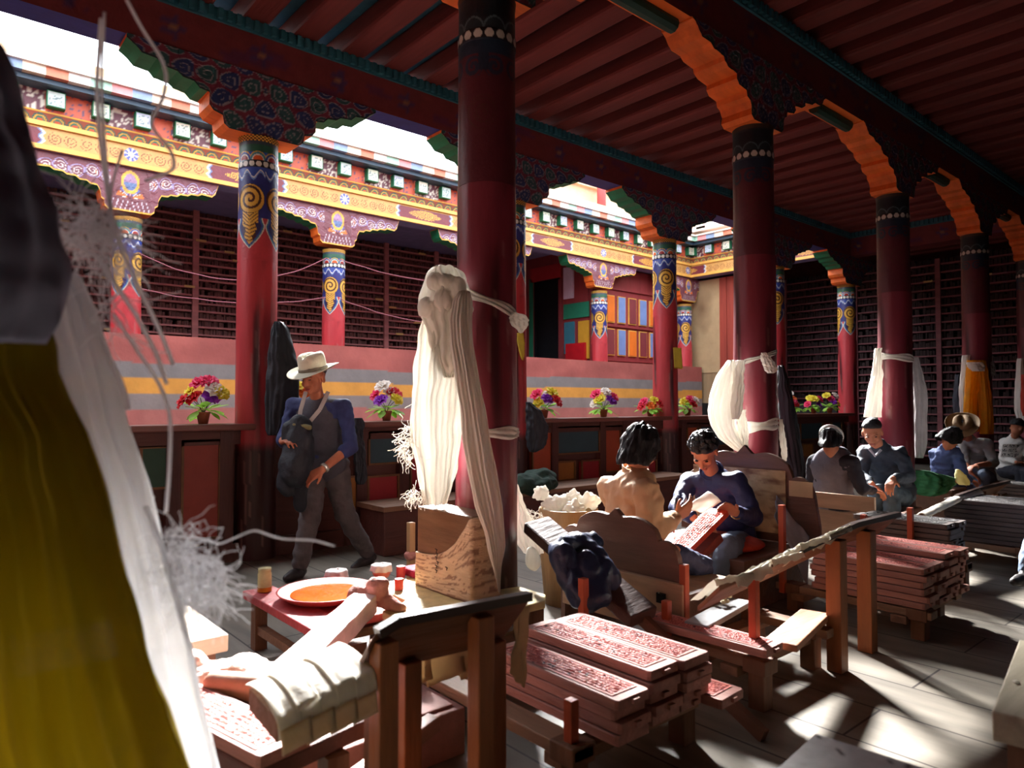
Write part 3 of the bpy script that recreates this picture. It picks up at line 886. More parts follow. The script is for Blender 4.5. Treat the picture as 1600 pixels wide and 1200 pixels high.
for i in range(14):
    p=onZ(1122+nz(i)*14,934,0.30)+Vector((random.uniform(-.05,.05),random.uniform(-.05,.05),random.uniform(0,.03)))
    q.ell(p,(0.014,0.012,0.01),6,4)
o=q.obj('paper_scrap',mat('paper_scrap',(214,206,170),0.8,0.2,20,0.2,trans=0.2)); tag(o,'small heap of torn paper scraps by the frame below the navy shirt man','scraps'); o['kind']='stuff'
# second stack further right
trestle('low trestle under the second stack of red blocks by the tilted board',[(4.02,1.42),(4.55,1.52),(4.02,2.1),(4.55,2.1)],[(4.02,1.35,2.2),(4.55,1.4,2.2)],[(1.5,3.95,4.65),(2.05,3.95,4.65)],[(3.97,2.15,0.1,0.62),(4.62,1.95,0.1,0.52)],ztop=0.16)
stack('second',[4.05,4.21,4.37,4.53],1.68,0.162,[6,6,7,7],'second red stack',seed=9,jit=0.02)
# dark stacks in the back
stack('third',[5.2,5.36],1.93,0.16,[8,8],'dark stack',dark=True,seed=12,jit=0.01)
trestle('low trestle carrying the dark stack behind the second red stack',[(5.15,1.65),(5.42,1.65),(5.15,2.2),(5.42,2.2)],[(5.15,1.6,2.25),(5.42,1.6,2.25)],[(1.7,5.1,5.5),(2.15,5.1,5.5)],[(5.1,1.85,0.1,0.53)],ztop=0.158)
stack('fourth',[6.35,6.52,6.69],1.72,0.16,[9,9,9],'grey stack',dark=True,seed=15,jit=0.01)
trestle('low trestle carrying the grey stack at the right edge',[(6.3,1.5),(6.75,1.5),(6.3,2.0),(6.75,2.0)],[(6.3,1.42,2.05),(6.75,1.42,2.05)],[(1.5,6.25,6.8),(1.95,6.25,6.8)],[],ztop=0.158)
stack('fifth',[8.3,8.47],1.9,0.16,[8,8],'farthest grey stack',dark=True,seed=16,jit=0.01)
trestle('low trestle carrying the farthest grey stack',[(8.25,1.7),(8.55,1.7),(8.25,2.1),(8.55,2.1)],[(8.25,1.62,2.2),(8.55,1.62,2.2)],[(1.7,8.2,8.6),(2.1,8.2,8.6)],[],ztop=0.158)

# ================= tilted paper boards =================
boardw=wood('tilted_board_wood',(110,70,48),0.55,0.35,'X',5,0.3)
postw=wood('tilted_board_post',(146,88,50),0.5,0.35,'Z',5,0.25)
edgew=wood('dark_edge',(44,28,24),0.35,0.2,'X',5,0.15)
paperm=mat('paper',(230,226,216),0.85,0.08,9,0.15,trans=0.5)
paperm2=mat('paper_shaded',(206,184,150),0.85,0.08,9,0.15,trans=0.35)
def paper_stand(label,pts,Y,posts,low=0.15,back=0.13,postw_=0.055,zfloor=0.0):
    P=[Vector((onY(px,Y),Y,0)) for px,py in pts]
    for p,(px,py) in zip(P,pts): p.z=hgt(py,p.x,p.y)
    t=thing('paper_stand',label,'stand',(P[-1].x,Y,0))
    q=MB(); vs=[]; th=0.022
    for p in P:
        k=1.0
        vs += [p, p+Vector((0,0,-th)), p+Vector((0,back*k,-low*k-th)), p+Vector((0,back*k,-low*k))]
    fs=[]
    n=len(P)
    for i in range(n-1):
        for a in range(4):
            b=(a+1)%4; fs.append((i*4+a,i*4+b,(i+1)*4+b,(i+1)*4+a))
    fs += [(0,1,2,3),tuple((n-1)*4+a for a in (3,2,1,0))]
    q.add(vs,fs); q.obj('tilted_board',boardw,t,bevel=0.003)
    e=MB()
    for a,b in zip(P[1:],P[2:]) : e.bar(a+Vector((0,-0.005,0.0)),b+Vector((0,-0.005,0.0)),0.03,0.024)
    e.obj('edge_strip',edgew,t)
    for px,dy in posts:
        X=onY(px,Y+dy); 
        zz=[p.z for p in P]; 
        # board height here
        for a,b in zip(P,P[1:]):
            if a.x<=X<=b.x: zt=a.z+(b.z-a.z)*(X-a.x)/(b.x-a.x); break
        else: zt=P[-1].z
        k=min(1,dy/back) if dy>0 else 0
        q=MB(); q.box((X-postw_/2,Y+dy-postw_/2,zfloor),(X+postw_/2,Y+dy+postw_/2,zt-low*k-0.03)); q.obj('post',postw,t,bevel=0.004)
    return t,P
def sheet_over(P,x0,x1,Y,low,back,over,under,label,group,m=None,seed=0,lift=0.004,ripple=0.006):
    """a paper strip lying over the high near edge: front flap hangs, rear part follows the board"""
    rnd=random.Random(seed)
    def zt(x):
        for a,b in zip(P,P[1:]):
            if x<=b.x: return a.z+(b.z-a.z)*(x-a.x)/(b.x-a.x)
        return P[-1].z
    def pos(u,v):
        x=x0+(x1-x0)*u; z=zt(x)+lift+ripple*abs(nz(x*14,seed,v*2))
        s=v*(over+under)-over          # s<0: front flap, s>0 : on the board
        bend=0.02
        if s<0:
            L=-s; y=-min(L,bend)*0.8-0.012-0.02*sin(min(1,L/over)*PI); return Vector((x+0.01*L*nz(seed,u),Y+y-0.006*nz(x*20,L*10,seed),z-max(0,L-0.004)))
        k=s/under
        return Vector((x,Y+back*k*1.0,z-low*k*1.0+0.004))
    q=MB(); q.grid(24,16,pos)
    o=q.obj('paper_sheet',m or paperm,None,smooth=True,solid=0.0015)
    return tag(o,label,'paper sheet',group)
t,P1=paper_stand('wooden stand with a tilted board for printed sheets in the near foreground',[(578,1003),(590,985),(622,966),(825,928)],1.55,[(602,0.0),(640,0.10),(752,0.0),(772,0.10)])
wa=onYp(437,1120,1.55); wb=onYp(583,1047,1.55)
q=MB(); 
vs=[]
for p in (wa,wb): vs += [p+Vector((0,0.0,0)),p+Vector((0,0,-0.05)),p+Vector((0.0,0.17,-0.03)),p+Vector((0.0,0.17,0.02))]
q.add(vs,[(0,1,5,4),(1,2,6,5),(2,3,7,6),(3,0,4,7),(0,1,2,3),(4,5,6,7)]); q.obj('paper_shelf',boardw,t,bevel=0.003)
for i in range(5):
    k0=i/5.0-0.01; k1=(i+1)/5.0+0.025
    def pos(u,v,k0=k0,k1=k1,i=i):
        k=k0+(k1-k0)*u; c=wa+(wb-wa)*k; s_=v*0.24; L=0.185
        z=0.006+0.004*i%0.008+0.004*nz(u*3,v*3,i)
        if s_<0.045: return c+Vector((0,-0.006-0.012*sin(s_/0.045*PI/2+1.5),z-(0.045-s_)-0.004*(i%2)))
        m=(s_-0.045)/0.195
        lift=0.018*sin(m*PI)*(1-0.3*k)+0.02*m
        return c+Vector((0.0,L*m,z+lift))
    q=MB(); q.grid(14,26,pos); tag(q.obj('paper_sheet',paperm,None,smooth=True,solid=0.0012),'white paper sheet curved over the low end of the near stand, %s from its tip'%['first','second','third','fourth','fifth'][i],'paper sheet','paper sheets on the near stand')
for i in range(4):
    def pos(u,v,i=i):
        k=0.24*i+0.3*u; c=wa+(wb-wa)*min(1,k); return c+Vector((0,-0.022-0.012*v,-0.015-0.006*i-0.05*v))
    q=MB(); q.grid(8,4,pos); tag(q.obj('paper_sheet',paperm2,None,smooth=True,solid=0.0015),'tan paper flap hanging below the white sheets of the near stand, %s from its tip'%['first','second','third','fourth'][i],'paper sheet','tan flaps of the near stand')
for i in range(3):
    x0=1.02+0.12*i
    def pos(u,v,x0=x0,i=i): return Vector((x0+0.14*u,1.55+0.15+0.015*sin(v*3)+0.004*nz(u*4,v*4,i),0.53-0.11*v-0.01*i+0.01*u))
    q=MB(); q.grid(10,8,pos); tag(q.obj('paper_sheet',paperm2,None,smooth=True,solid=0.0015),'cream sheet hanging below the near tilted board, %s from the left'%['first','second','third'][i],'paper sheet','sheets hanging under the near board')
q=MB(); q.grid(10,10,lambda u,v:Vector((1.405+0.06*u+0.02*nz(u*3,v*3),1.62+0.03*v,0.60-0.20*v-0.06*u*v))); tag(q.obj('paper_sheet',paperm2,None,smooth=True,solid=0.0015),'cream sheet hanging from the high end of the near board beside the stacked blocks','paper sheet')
# second board with crumpled sheets
t,P2_=paper_stand('wooden stand with a tilted board below the navy shirt man, crumpled sheets on it',[(1122,912),(1245,858),(1332,818),(1399,802)],1.50,[(1303,0.0),(1350,0.02)],low=0.10,back=0.10,postw_=0.07)
for i in range(8):
    rnd=random.Random(40+i); x0=P2_[0].x-0.05+i*0.125; L=0.24; yo=rnd.uniform(-0.02,0.012); tl=rnd.uniform(-0.012,0.03); tw=rnd.uniform(-0.05,0.05); fl=rnd.uniform(0.012,0.04)
    def zt(x):
        for a,b in zip(P2_,P2_[1:]):
            if x<=b.x: return a.z+(b.z-a.z)*(x-a.x)/(b.x-a.x)
        return P2_[-1].z
    def pos(u,v,i=i,x0=x0,yo=yo,tl=tl,tw=tw,fl=fl):
        x=x0+L*u; k=v*0.16-fl
        zig=abs(((u*2.6+i*0.37)%1.0)-0.5)*2
        z=zt(x)+0.008+0.007*(i%3)+tl*(1-u)+0.016*zig*(0.4+0.6*nz(x*7,i))+0.004*nz(x*45,v*6,i)
        if k<0: return Vector((x,1.495+yo+k*0.5+tw*u*0.3,z+k*(0.8+0.6*zig)))
        return Vector((x,1.495+yo+k*0.75+tw*u*0.3,z-k*0.72))
    q=MB(); q.grid(40,14,pos); tag(q.obj('paper_sheet',paperm,None,solid=0.0015),'crumpled white sheet on the second tilted board, %s from its low end'%['first','second','third','fourth','fifth','sixth','seventh','eighth'][i],'paper sheet','crumpled sheets on the second board')
# third board
t,P3_=paper_stand('far tilted board stand with smooth white sheets at the right edge',[(1434,801),(1490,775),(1526,763),(1572,752)],1.95,[(1531,0.0),(1552,0.08)],low=0.10,back=0.10,postw_=0.055)
for i in range(3):
    sheet_over(P3_,P3_[0].x+0.42*i*0.95-0.01,P3_[0].x+0.42*(i+1),1.95,0.10,0.10,0.05+0.05*(i==2),0.10,'smooth white sheet on the far tilted board, %s from its low end'%['first','second','third'][i],'sheets on the far board',seed=60+i)
t,P4_=paper_stand('farthest tilted board at the right edge beside the grey stacks',[(1562,772),(1610,752),(1640,744)],2.1,[(1590,0.0)],low=0.1,back=0.1)

# ================= ink bench, bowl and jars =================
inkw=mat('ink_stained_wood',(176,66,70),0.55,0.35,8,0.3)
t=thing('ink_bench','low red stained bench carrying the ink bowl and jars','bench',(1.4,2.9,0))
q=MB(); q.box((1.30,2.80,0.235),(1.46,3.62,0.275)); q.obj('plank',inkw,t,bevel=0.006)
q=MB(); q.box((1.465,2.86,0.225),(1.77,3.60,0.262)); q.obj('plank',inkw,t,bevel=0.006)
for x,y in ((1.35,2.9),(1.35,3.52),(1.7,2.95),(1.7,3.52)):
    q=MB(); q.box((x-0.03,y-0.03,0),(x+0.03,y+0.03,0.235)); q.obj('leg',legm,t)
q=MB(); q.box((1.33,2.88,0.08),(1.37,3.55,0.12)); q.box((1.35,2.9,0.16),(1.7,2.94,0.2)); q.obj('stretcher',legmx,t)
BC=Vector((1.565,3.215,0.285))
t=thing('ink_bowl','wide shallow red bowl filled with orange ink','bowl',BC)
q=MB(); q.lathe(BC,[(0.10,-0.02),(0.19,0.0),(0.232,0.028),(0.237,0.034),(0.226,0.034),(0.18,0.014),(0.001,0.010)],48); q.obj('bowl_shell',mat('red_enamel',(186,74,70),0.35,0.25,8,0.1),t,smooth=True)
q=MB(); q.lathe(BC,[(0.001,0.018),(0.172,0.018)],40,cap=False); q.obj('ink',mat('orange_ink',(214,88,24),0.12,0.2,12,0.25,bscale=20),t,smooth=True)
def local(px,py,Z): return onZ(px,py,Z)
p=Vector((1.33,3.40,0.276))
t=thing('glass_jar','small cloudy glass jar at the far left end of the red bench','jar',p)
jp=atd(456,930,3.72); jp.z=0.276
q=MB(); q.lathe((1.38,3.53,0.276),[(0.030,0),(0.034,0.006),(0.034,0.09),(0.030,0.10),(0.032,0.104),(0.032,0.118),(0.001,0.12)],20); q.obj('jar_body',mat('cloudy_glass',(206,200,160),0.15,0.2,12,0,trans=0.4),t,smooth=True)
q=MB(); q.lathe((1.38,3.53,0.278),[(0.035,0),(0.0355,0.022)],20); q.obj('liquid',mat('amber_liquid',(190,120,30),0.2,0.1),t)
def covered_pot(x,y,z,label,r,h,c1,c2,seed):
    t=thing('covered_pot',label,'pot',(x,y,z))
    q=MB(); q.lathe((x,y,z),[(r*0.8,0),(r,h*0.3),(r,h*0.8),(r*0.9,h)],20); q.obj('pot_body',mat('pot_'+str(seed),c1,0.4,0.3),t,smooth=True)
    def pos(u,v):
        a=2*PI*u; rr=r*(0.02+1.35*v); fold=0.12*v*v*sin(a*7+seed)+0.06*nz(cos(a)*3,sin(a)*3,seed)
        zz=h+0.012*(1-v)-max(0,(v-0.62))*h*1.25+0.006*nz(a*2,v*4)
        if v>0.62: rr=r*(0.02+1.35*0.78+0.2*(v-0.62))
        rr*=1+fold
        return Vector((x+rr*cos(a),y+rr*sin(a),z+zz))
    q=MB(); q.grid(48,14,pos,closed=True); q.obj('cloth_cover',mat('cover_'+str(seed),c2,0.8,0.12,10,0.2,trans=0.2),t,smooth=True,solid=0.002)
    return t
covered_pot(1.76,3.50,0.263,'dark pot covered with a crumpled white cloth behind the ink bowl',0.052,0.062,(60,40,60),(226,214,214),1)
covered_pot(1.93,3.32,0.301,'terracotta pot with a white cloth lid at the right of the ink bowl',0.048,0.06,(206,110,90),(232,222,220),2)
def cyl(name,x,y,z,r,h,m,label,cat,ax=(0,0,1)):
    q=MB(); q.lathe((x,y,z),[(r*0.96,0),(r,0.003),(r,h-0.003),(r*0.94,h)],20,ax=ax); return tag(q.obj(name,m,smooth=False,bevel=0.0),label,cat)
redlac=mat('red_stained',(206,70,60),0.45,0.25,10,0.1)
cyl('ink_stamp',1.86,3.03,0.301,0.022,0.055,redlac,'small red round stick standing at the right rim of the ink bowl','stamp')
cyl('ink_stamp',2.00,3.24,0.301,0.024,0.06,mat('red_stained_dark',(180,50,56),0.45,0.25),'darker red cylinder beside the terracotta pot','stamp')
q=MB(); q.box((2.03,3.16,0.302),(2.14,3.30,0.345)); tag(q.obj('cloth_pad',mat('crimson_cloth',(160,24,60),0.8,0.2,10,0.3),bevel=0.012),'folded crimson cloth pad behind the pale table top','cloth')
# pale plank table under the plinth
palew=mat('pale_worn_top',(214,196,140),0.35,0.3,9,0.2)
t=thing('work_table','low table with a pale spotted top at the foot of the nearest column','table',(2.05,2.85,0))
def tt(u,v): return Vector((0,0,0))
q=MB(); out=[(1.60,2.50),(1.68,2.42),(2.28,2.42),(2.36,2.5),(2.36,2.7),(2.12,2.74),(2.12,3.1),(2.05,3.2),(1.90,3.22),(1.80,3.14),(1.79,2.86),(1.74,2.82),(1.62,2.78)]
n=len(out)
q.add([(x,y,0.262) for x,y in out]+[(x,y,0.300) for x,y in out],[tuple(range(n))[::-1],tuple(range(n,2*n))]+[(i,(i+1)%n,n+(i+1)%n,n+i) for i in range(n)])
q.obj('table_top',palew,t,bevel=0.006)
for x,y in ((1.68,2.5),(2.28,2.5),(1.86,3.1),(2.04,3.1)):
    q=MB(); q.box((x-0.035,y-0.035,0),(x+0.035,y+0.035,0.262)); q.obj('leg',legm,t)
q=MB(); q.box((1.68,2.48,0.1),(2.28,2.52,0.16)); q.obj('stretcher',legmx,t)
# plinth box wrapped with hide
t=thing('plinth_box','square wooden block wrapped in pale hide at the foot of the nearest column','box',(2.05,2.85,0.3))
pbm=wood('plinth_wood',(110,84,60),0.45,0.35,'Y',6,0.25)
X0,X1,Y0,Y1,Z0,Z1=1.985,2.145,2.60,3.06,0.301,0.700
q=MB(); q.box((X0,Y0,Z0),(X1,Y1,Z1)); q.obj('box_body',pbm,t,bevel=0.008)
hm=mat('hide_wrap',attr=True,rough=0.8,var=0.22,scale=9,bump=0.6,stretch=(1,0.6,3))
def hcol(u,v):
    n=nz(u*5,v*22)+0.5*nz(u*20,v*40)
    c=(206,180,150) if n<0.25 else (150,120,100)
    if v<0.05: c=(120,90,70)
    return c
def hpos(u,v):   # wraps near corner: -X face then -Y face ; top edge curves down to the left
    s=u*(0.46+0.16)
    if s<0.46: x,y=X0-0.008,Y1-s; e=s/0.46
    else: x,y=X0+(s-0.46),Y0-0.008; e=1
    top=0.47+ (0.695-0.47)*(e**3.0)
    if s>0.44 and s<0.48: pass
    z=Z0+(top-Z0)*v
    b=0.006*nz(s*14,z*10)
    return Vector((x-(b if s<0.46 else 0),y-(b if s>=0.46 else 0),z))
q=MB(); q.grid(90,40,hpos,hcol); q.obj('hide_wrap',hm,t,smooth=True,solid=0.006)
q=MB()
for i,(px,py) in enumerate([(684,858),(685,864),(684,870),(686,877),(684,883),(700,886),(684,890)]):
    p=onXp(px,py,X0-0.018); q.bar(p,p+Vector((0,0.018,0.004)),0.003,0.004); q.bar(p+Vector((0,0.006,0)),p+Vector((0,0.008,-0.012)),0.003,0.003)
q.obj('ink_writing',mat('writing_ink',(50,40,36),0.8),t)
# clutter near the plank end
knotm=mat('stained_rag',(176,120,110),0.85,0.25,10,0.5)
q=MB(); a=Vector((1.46,2.95,0.335)); 
q.ell(a+Vector((0.16,-0.13,0.075)),(0.055,0.045,0.035),16,10); q.ell(a+Vector((0.16,-0.13,0.045)),(0.05,0.05,0.035),16,10); q.cap(a+Vector((0.10,-0.05,0.02)),a+Vector((0.16,-0.13,0.03)),0.045,0.035); q.cap(a+Vector((0.16,-0.13,0.02)),a+Vector((0.22,-0.22,-0.03)),0.04,0.03)
o=q.obj('ink_rag',knotm); remesh(o,0.008,2,displace=lambda c,n:0.008*nz(c.x*40,c.y*40,c.z*40)); tag(o,'knotted pink stained rag pad on the end of the long bright plank','rag')
t=thing('long_plank','long thick bleached plank running from the ink bowl to the lower left','plank',(1.2,2.6,0.28))
pw=wood('bleached_plank',(222,190,184),0.5,0.25,'X',4,0.25)
q=MB(); a=Vector((1.57,2.84,0.375)); b=Vector((0.80,2.14,0.33)); 
dirp=(b-a).normalized(); sidep=Vector((dirp.y,-dirp.x,0))
def pp(u,v): 
    return a+dirp*((b-a).length*u)+sidep*0
vs=[];fs=[]
N=14
for i in range(N+1):
    u=i/N; c=a+(b-a)*u; w_=0.055+0.006*nz(u*9,1)+0.012*u; s2=sidep
    for sgn,zz in ((-1,-0.085),(1,-0.085),(1,0.0),(-1,0.0)):
        vs.append(c+s2*sgn*w_+Vector((0,0,zz+0.004*nz(u*7,sgn))))
for i in range(N):
    for k in range(4): fs.append((i*4+k,i*4+(k+1)%4,(i+1)*4+(k+1)%4,(i+1)*4+k))
fs += [(0,1,2,3),tuple(N*4+k for k in (3,2,1,0))]
q.add(vs,fs); q.obj('plank_body',pw,t,bevel=0.006)
for f_ in (0.12,0.9):
    c=a+(b-a)*f_; q=MB(); q.box((c.x-0.035,c.y-0.035,0),(c.x+0.035,c.y+0.035,0.2)); q.obj('leg',legm,t)
# left side table
t=thing('side_table','low table with a bright top at the left edge of the open floor','table',(0.6,2.6,0))
q=MB(); q.box((0.25,2.52,0.36),(0.86,2.98,0.42)); q.obj('table_top',wood('side_table_top',(206,186,160),0.5,0.25,'X',5,0.2),t,bevel=0.006)
for x,y in ((0.32,2.58),(0.79,2.58),(0.32,2.9),(0.79,2.9)):
    q=MB(); q.box((x-0.035,y-0.035,0),(x+0.035,y+0.035,0.36)); q.obj('leg',legm,t)
# foreground bench with single block
t=thing('near_bench','dark low bench in the bottom left corner with a printing block on it','bench',(0.75,1.8,0))
q=MB(); q.bar((0.80,1.70,0.335),(0.66,2.36,0.335),0.34,0.05); q.obj('bench_top',wood('dark_bench',(96,60,54),0.5,0.3,'Y',5,0.2),t,bevel=0.008)
for x,y in ((0.86,1.72),(0.72,1.70),(0.70,2.4),(0.56,2.4)):
    q=MB(); q.box((x-0.03,y-0.03,0),(x+0.03,y+0.03,0.31)); q.obj('leg',legm,t)
q=MB(); q.box((0.90,1.60,0),(0.935,1.635,0.50-0.02)); q.obj('peg',legm,t,bevel=0.003)
q=MB(); q.bar((0.60,1.63,0.18),(1.30,1.90,0.20),0.05,0.05); q.obj('cross_rail',wood('rail_x2',(150,104,84),0.5,0.3,'X',5,0.2),t,bevel=0.004)
place_block(0.645,1.96,0.363,0.215,'single pinkish printing block in the bottom left corner, its carved script facing up',None,k=0)
q=MB(); q.box((0.9,2.0,0.0),(1.5,2.45,0.16)); q.box((0.93,2.03,0.16),(1.47,2.42,0.17)); tag(q.obj('paper_box',mat('stained_board',(160,112,104),0.7,0.3,6,0.3),bevel=0.01),'pink stained low board box on the floor behind the hanging sheets','box')
o=MB(); o.cap((0.70,2.16,0.40),(0.78,2.04,0.40),0.034,0.040); o.cap((0.78,2.04,0.39),(0.83,1.96,0.38),0.018,0.016)
tag(o.obj('ink_dabber',mat('dabber_wood',(176,136,112),0.6,0.2,8,0.1),smooth=True),'tan wooden dabber lying behind the pinkish block','dabber')
o=MB()
o.ell((0.78,2.30,0.37),(0.13,0.08,0.04),20,12); o.ell((0.86,2.24,0.36),(0.08,0.06,0.03),16,10); o.ell((0.66,2.36,0.39),(0.09,0.06,0.05),16,10)
o=o.obj('crumpled_cloth',mat('pinkish_cloth',(226,196,186),0.85,0.15,9,0.4)); remesh(o,0.008,1,displace=lambda c,n:0.014*nz(c.x*18,c.y*18,c.z*18)+0.006*nz(c.x*50,c.y*50)); tag(o,'crumpled pinkish white cloth behind the pinkish block at the lower left','cloth')
for i,(x,y,l) in enumerate(((0.98,2.16,'left'),(1.03,2.12,'middle'),(1.09,2.20,'right'))):
    q=MB(); q.cap((x,y,0.20),(x+0.03,y+0.02,0.32),0.022,0.016); q.tube([(x,y,0.17),(x,y,0.22)],[0.035,0.02],12)
    tag(q.obj('ink_brush',mat('black_brush',(34,30,34),0.4,0.2),smooth=True),'small dark brush standing under the long plank, %s of three'%l,'brush','brushes under the long plank')

# ================= foreground right tables =================
t=thing('near_table','grey paint smeared table top at the bottom right edge','table',(1.3,0.6,0))
gm=mat('smeared_top',attr=True,rough=0.45,var=0.2,scale=9,bump=0.25)
Rz=Matrix.Translation((1.62,0.80,0))@Matrix.Rotation(math.radians(6),4,'Z')
def tcol(u,v):
    n=nz(u*4+9,v*4+2); c=(204,202,200)
    if n>0.34: c=(206,150,140)
    elif n<-0.25: c=(190,196,206)
    m2=nz(u*22,v*22,3)
    if m2>0.50: c=(70,56,54)
    return c
q=MB(); q.grid(70,50,lambda u,v:Rz@Vector((-0.80*u,-0.55*v,0.452)),tcol); q.obj('paint_smears',gm,t)
q=MB(); q.box((-0.80,-0.55,0.40),(0,0,0.451),M=Rz); q.obj('table_top',legmx,t)
for x,y in ((-0.74,-0.06),(-0.06,-0.06),(-0.74,-0.49),(-0.06,-0.49)):
    q=MB(); q.box((x-0.035,y-0.035,0),(x+0.035,y+0.035,0.40),M=Rz); q.obj('leg',legm,t)
t=thing('near_bench','sturdy worn bench cut off by the right edge of the picture','bench',(2.2,0.4,0))
Rz=Matrix.Translation((1.945,0.535,0))@Matrix.Rotation(math.radians(9),4,'Z')
q=MB(); q.box((0,-0.5,0.43),(0.66,0,0.50),M=Rz); q.obj('bench_top',wood('worn_bench_top',(180,170,148),0.5,0.3,'X',5,0.3),t,bevel=0.004)
for x,y in ((0.08,-0.07),(0.58,-0.07),(0.08,-0.43),(0.58,-0.43)):
    q=MB(); q.box((x-0.045,y-0.045,0),(x+0.045,y+0.045,0.43),M=Rz); q.obj('leg',legm,t)
for i,(px,py) in enumerate(((1578,1060),(1598,1062))):
    p=onZ(px,py,0.503); q=MB(); q.ell(p,(0.012,0.008,0.003),8,5); tag(q.obj('paper_scrap',paperm),'tiny white paper scrap on the worn bench, %s one'%['left','right'][i],'scrap','scraps on the worn bench')

# ================= seats =================
seatw=wood('seat_wood',(104,72,58),0.5,0.35,'Y',5,0.3)
seatlt=wood('seat_rail',(176,140,110),0.55,0.3,'Y',5,0.25)
def carved_back(x,y0,y1,z0,z1,side=1,th=0.035,steps=None):
    """ornamental stepped and curved seat back in a plane of constant X"""
    prof=[]
    N=60; c=(y0+y1)/2; W=(y1-y0)/2
    for i in range(N+1):
        k=-1+2*i/N; a=abs(k)
        if a<0.12: h=1.0-0.10*(a/0.12)
        elif a<0.62: h=0.90+0.04*sin((a-0.12)/0.5*PI)-0.10*((a-0.12)/0.5)**2
        elif a<0.66: h=0.80-0.12*(a-0.62)/0.04
        elif a<0.93: h=0.68-0.10*((a-0.66)/0.27)**2+0.03*sin((a-0.66)/0.27*PI)
        else: h=0.55-0.35*(a-0.93)/0.07
        prof.append((c+k*W,z0+(z1-z0)*h))
    q=MB(); n=len(prof)
    vs=[(x,y,z0) for y,z in prof]+[(x,y,z) for y,z in prof]+[(x+th,y,z) for y,z in prof]+[(x+th,y,z0) for y,z in prof]
    fs=[]
    for i in range(n-1):
        for a in range(3): fs.append((a*n+i,a*n+i+1,(a+1)*n+i+1,(a+1)*n+i))
        fs.append((3*n+i,3*n+i+1,i+1,i))
    fs.append((0,n,2*n,3*n)); fs.append((n-1,2*n-1,3*n-1,4*n-1))
    q.add(vs,fs); return q
t=thing('carved_seat','carved wooden box seat with a wavy back behind the tan jacket worker','seat',(2.85,2.3,0))
carved_back(2.70,1.95,2.76,0.30,0.70).obj('seat_back',seatw,t,bevel=0.006)
q=MB(); q.box((2.67,1.93,0.16),(2.70,2.70,0.40)); q.obj('rear_board',seatlt,t,bevel=0.004)
q=MB(); q.box((2.655,2.02,0.30),(2.673,2.065,0.345)); q.obj('slot',mat('slot_dark',(20,14,12),0.9),t)
q=MB(); q.box((2.74,1.98,0.27),(3.30,2.74,0.31)); q.obj('seat_board',seatlt,t,bevel=0.004)
for y in (1.95,2.74):
    q=MB(); q.box((2.73,y,0.0),(3.30,y+0.03,0.34 if y<2 else 0.30)); q.obj('side_board',seatw,t)
# seat of the navy man
t=thing('carved_seat','box seat with a tall back covered in faded patterned cloth behind the navy shirt man','seat',(4.1,2.7,0))
carved_back(4.42,2.14,3.20,0.30,0.94).obj('seat_back',seatw,t,bevel=0.006)
upm=mat('faded_pattern',attr=True,rough=0.85,var=0.25,scale=9,bump=0.3)
def upcol(u,v):
    n=nz(u*7,v*9)+0.4*nz(u*20,v*25)
    return mixc((176,150,110),(120,86,60),min(1,max(0,n*1.6)))
q=MB(); q.grid(50,50,lambda u,v:Vector((4.408-0.02*sin(u*PI),2.36+0.72*u,0.36+0.42*v)),upcol); q.obj('patterned_cover',upm,t)
q=MB(); q.box((3.72,2.25,0.0),(4.42,3.15,0.30)); q.obj('seat_box',seatw,t,bevel=0.006)
q=MB(); q.box((4.395,2.17,0.62),(4.40,2.33,0.72)); q.obj('pasted_paper',paperm2,t)
q=MB(); q.ell((4.02,2.62,0.33),(0.26,0.30,0.05),20,10); tag(q.obj('seat_cushion',mat('orange_red_cushion',(176,62,46),0.85,0.3,8,0.3),smooth=True),'worn orange red cushion under the navy shirt man','cushion')
q=MB(); q.grid(20,20,lambda u,v:Vector((4.36-0.12*v+0.03*nz(u*3,v*2),2.40-0.22*u-0.05*v,0.62-0.40*u*(0.6+0.4*v)-0.12*v+0.02*nz(u*4,v*4,2))))
tag(q.obj('cloth_flap',mat('pale_blue_cloth',(176,190,206),0.85,0.1,9,0.2,trans=0.2),smooth=True,solid=0.003),'pale blue white cloth corner hanging beside the navy shirt man','cloth')
# seat of the grey vest worker
t=thing('box_seat','plain pale plank box seat below the grey vest worker','seat',(5.6,2.6,0))
for z0,z1,x,mm in ((0.40,0.52,5.52,seatlt),(0.12,0.385,5.49,wood('box_front',(150,118,92),0.6,0.3,'Y',5,0.2))):
    q=MB(); q.box((x,2.25,z0),(x+0.03,2.92,z1)); q.obj('rear_board',mm,t,bevel=0.004)
q=MB(); q.box((5.55,2.25,0.30),(6.1,2.9,0.34)); q.obj('seat_board',seatlt,t)
q=MB(); q.box((5.55,2.22,0.0),(6.1,2.25,0.36)); q.obj('side_board',seatw,t)
for i,(x,y,l,c) in enumerate(((6.62,2.60,'under the man with short hair and dark jacket',(96,66,50)),(8.62,2.85,'under the worker bent over in blue',(88,60,50)),(9.72,2.75,'under the man in the brown hat',(90,62,50)),(11.9,2.6,'under the worker in the printed white shirt',(90,62,50)))):
    q=MB(); q.box((x-0.2,y-0.2,0.0),(x+0.2,y+0.2,0.28)); q.box((x-0.22,y-0.22,0.28),(x+0.22,y+0.22,0.31))
    tag(q.obj('low_stool',wood('stool_wood',c,0.6,0.3,'X',5,0.2),bevel=0.008),'low box stool '+l,'stool')

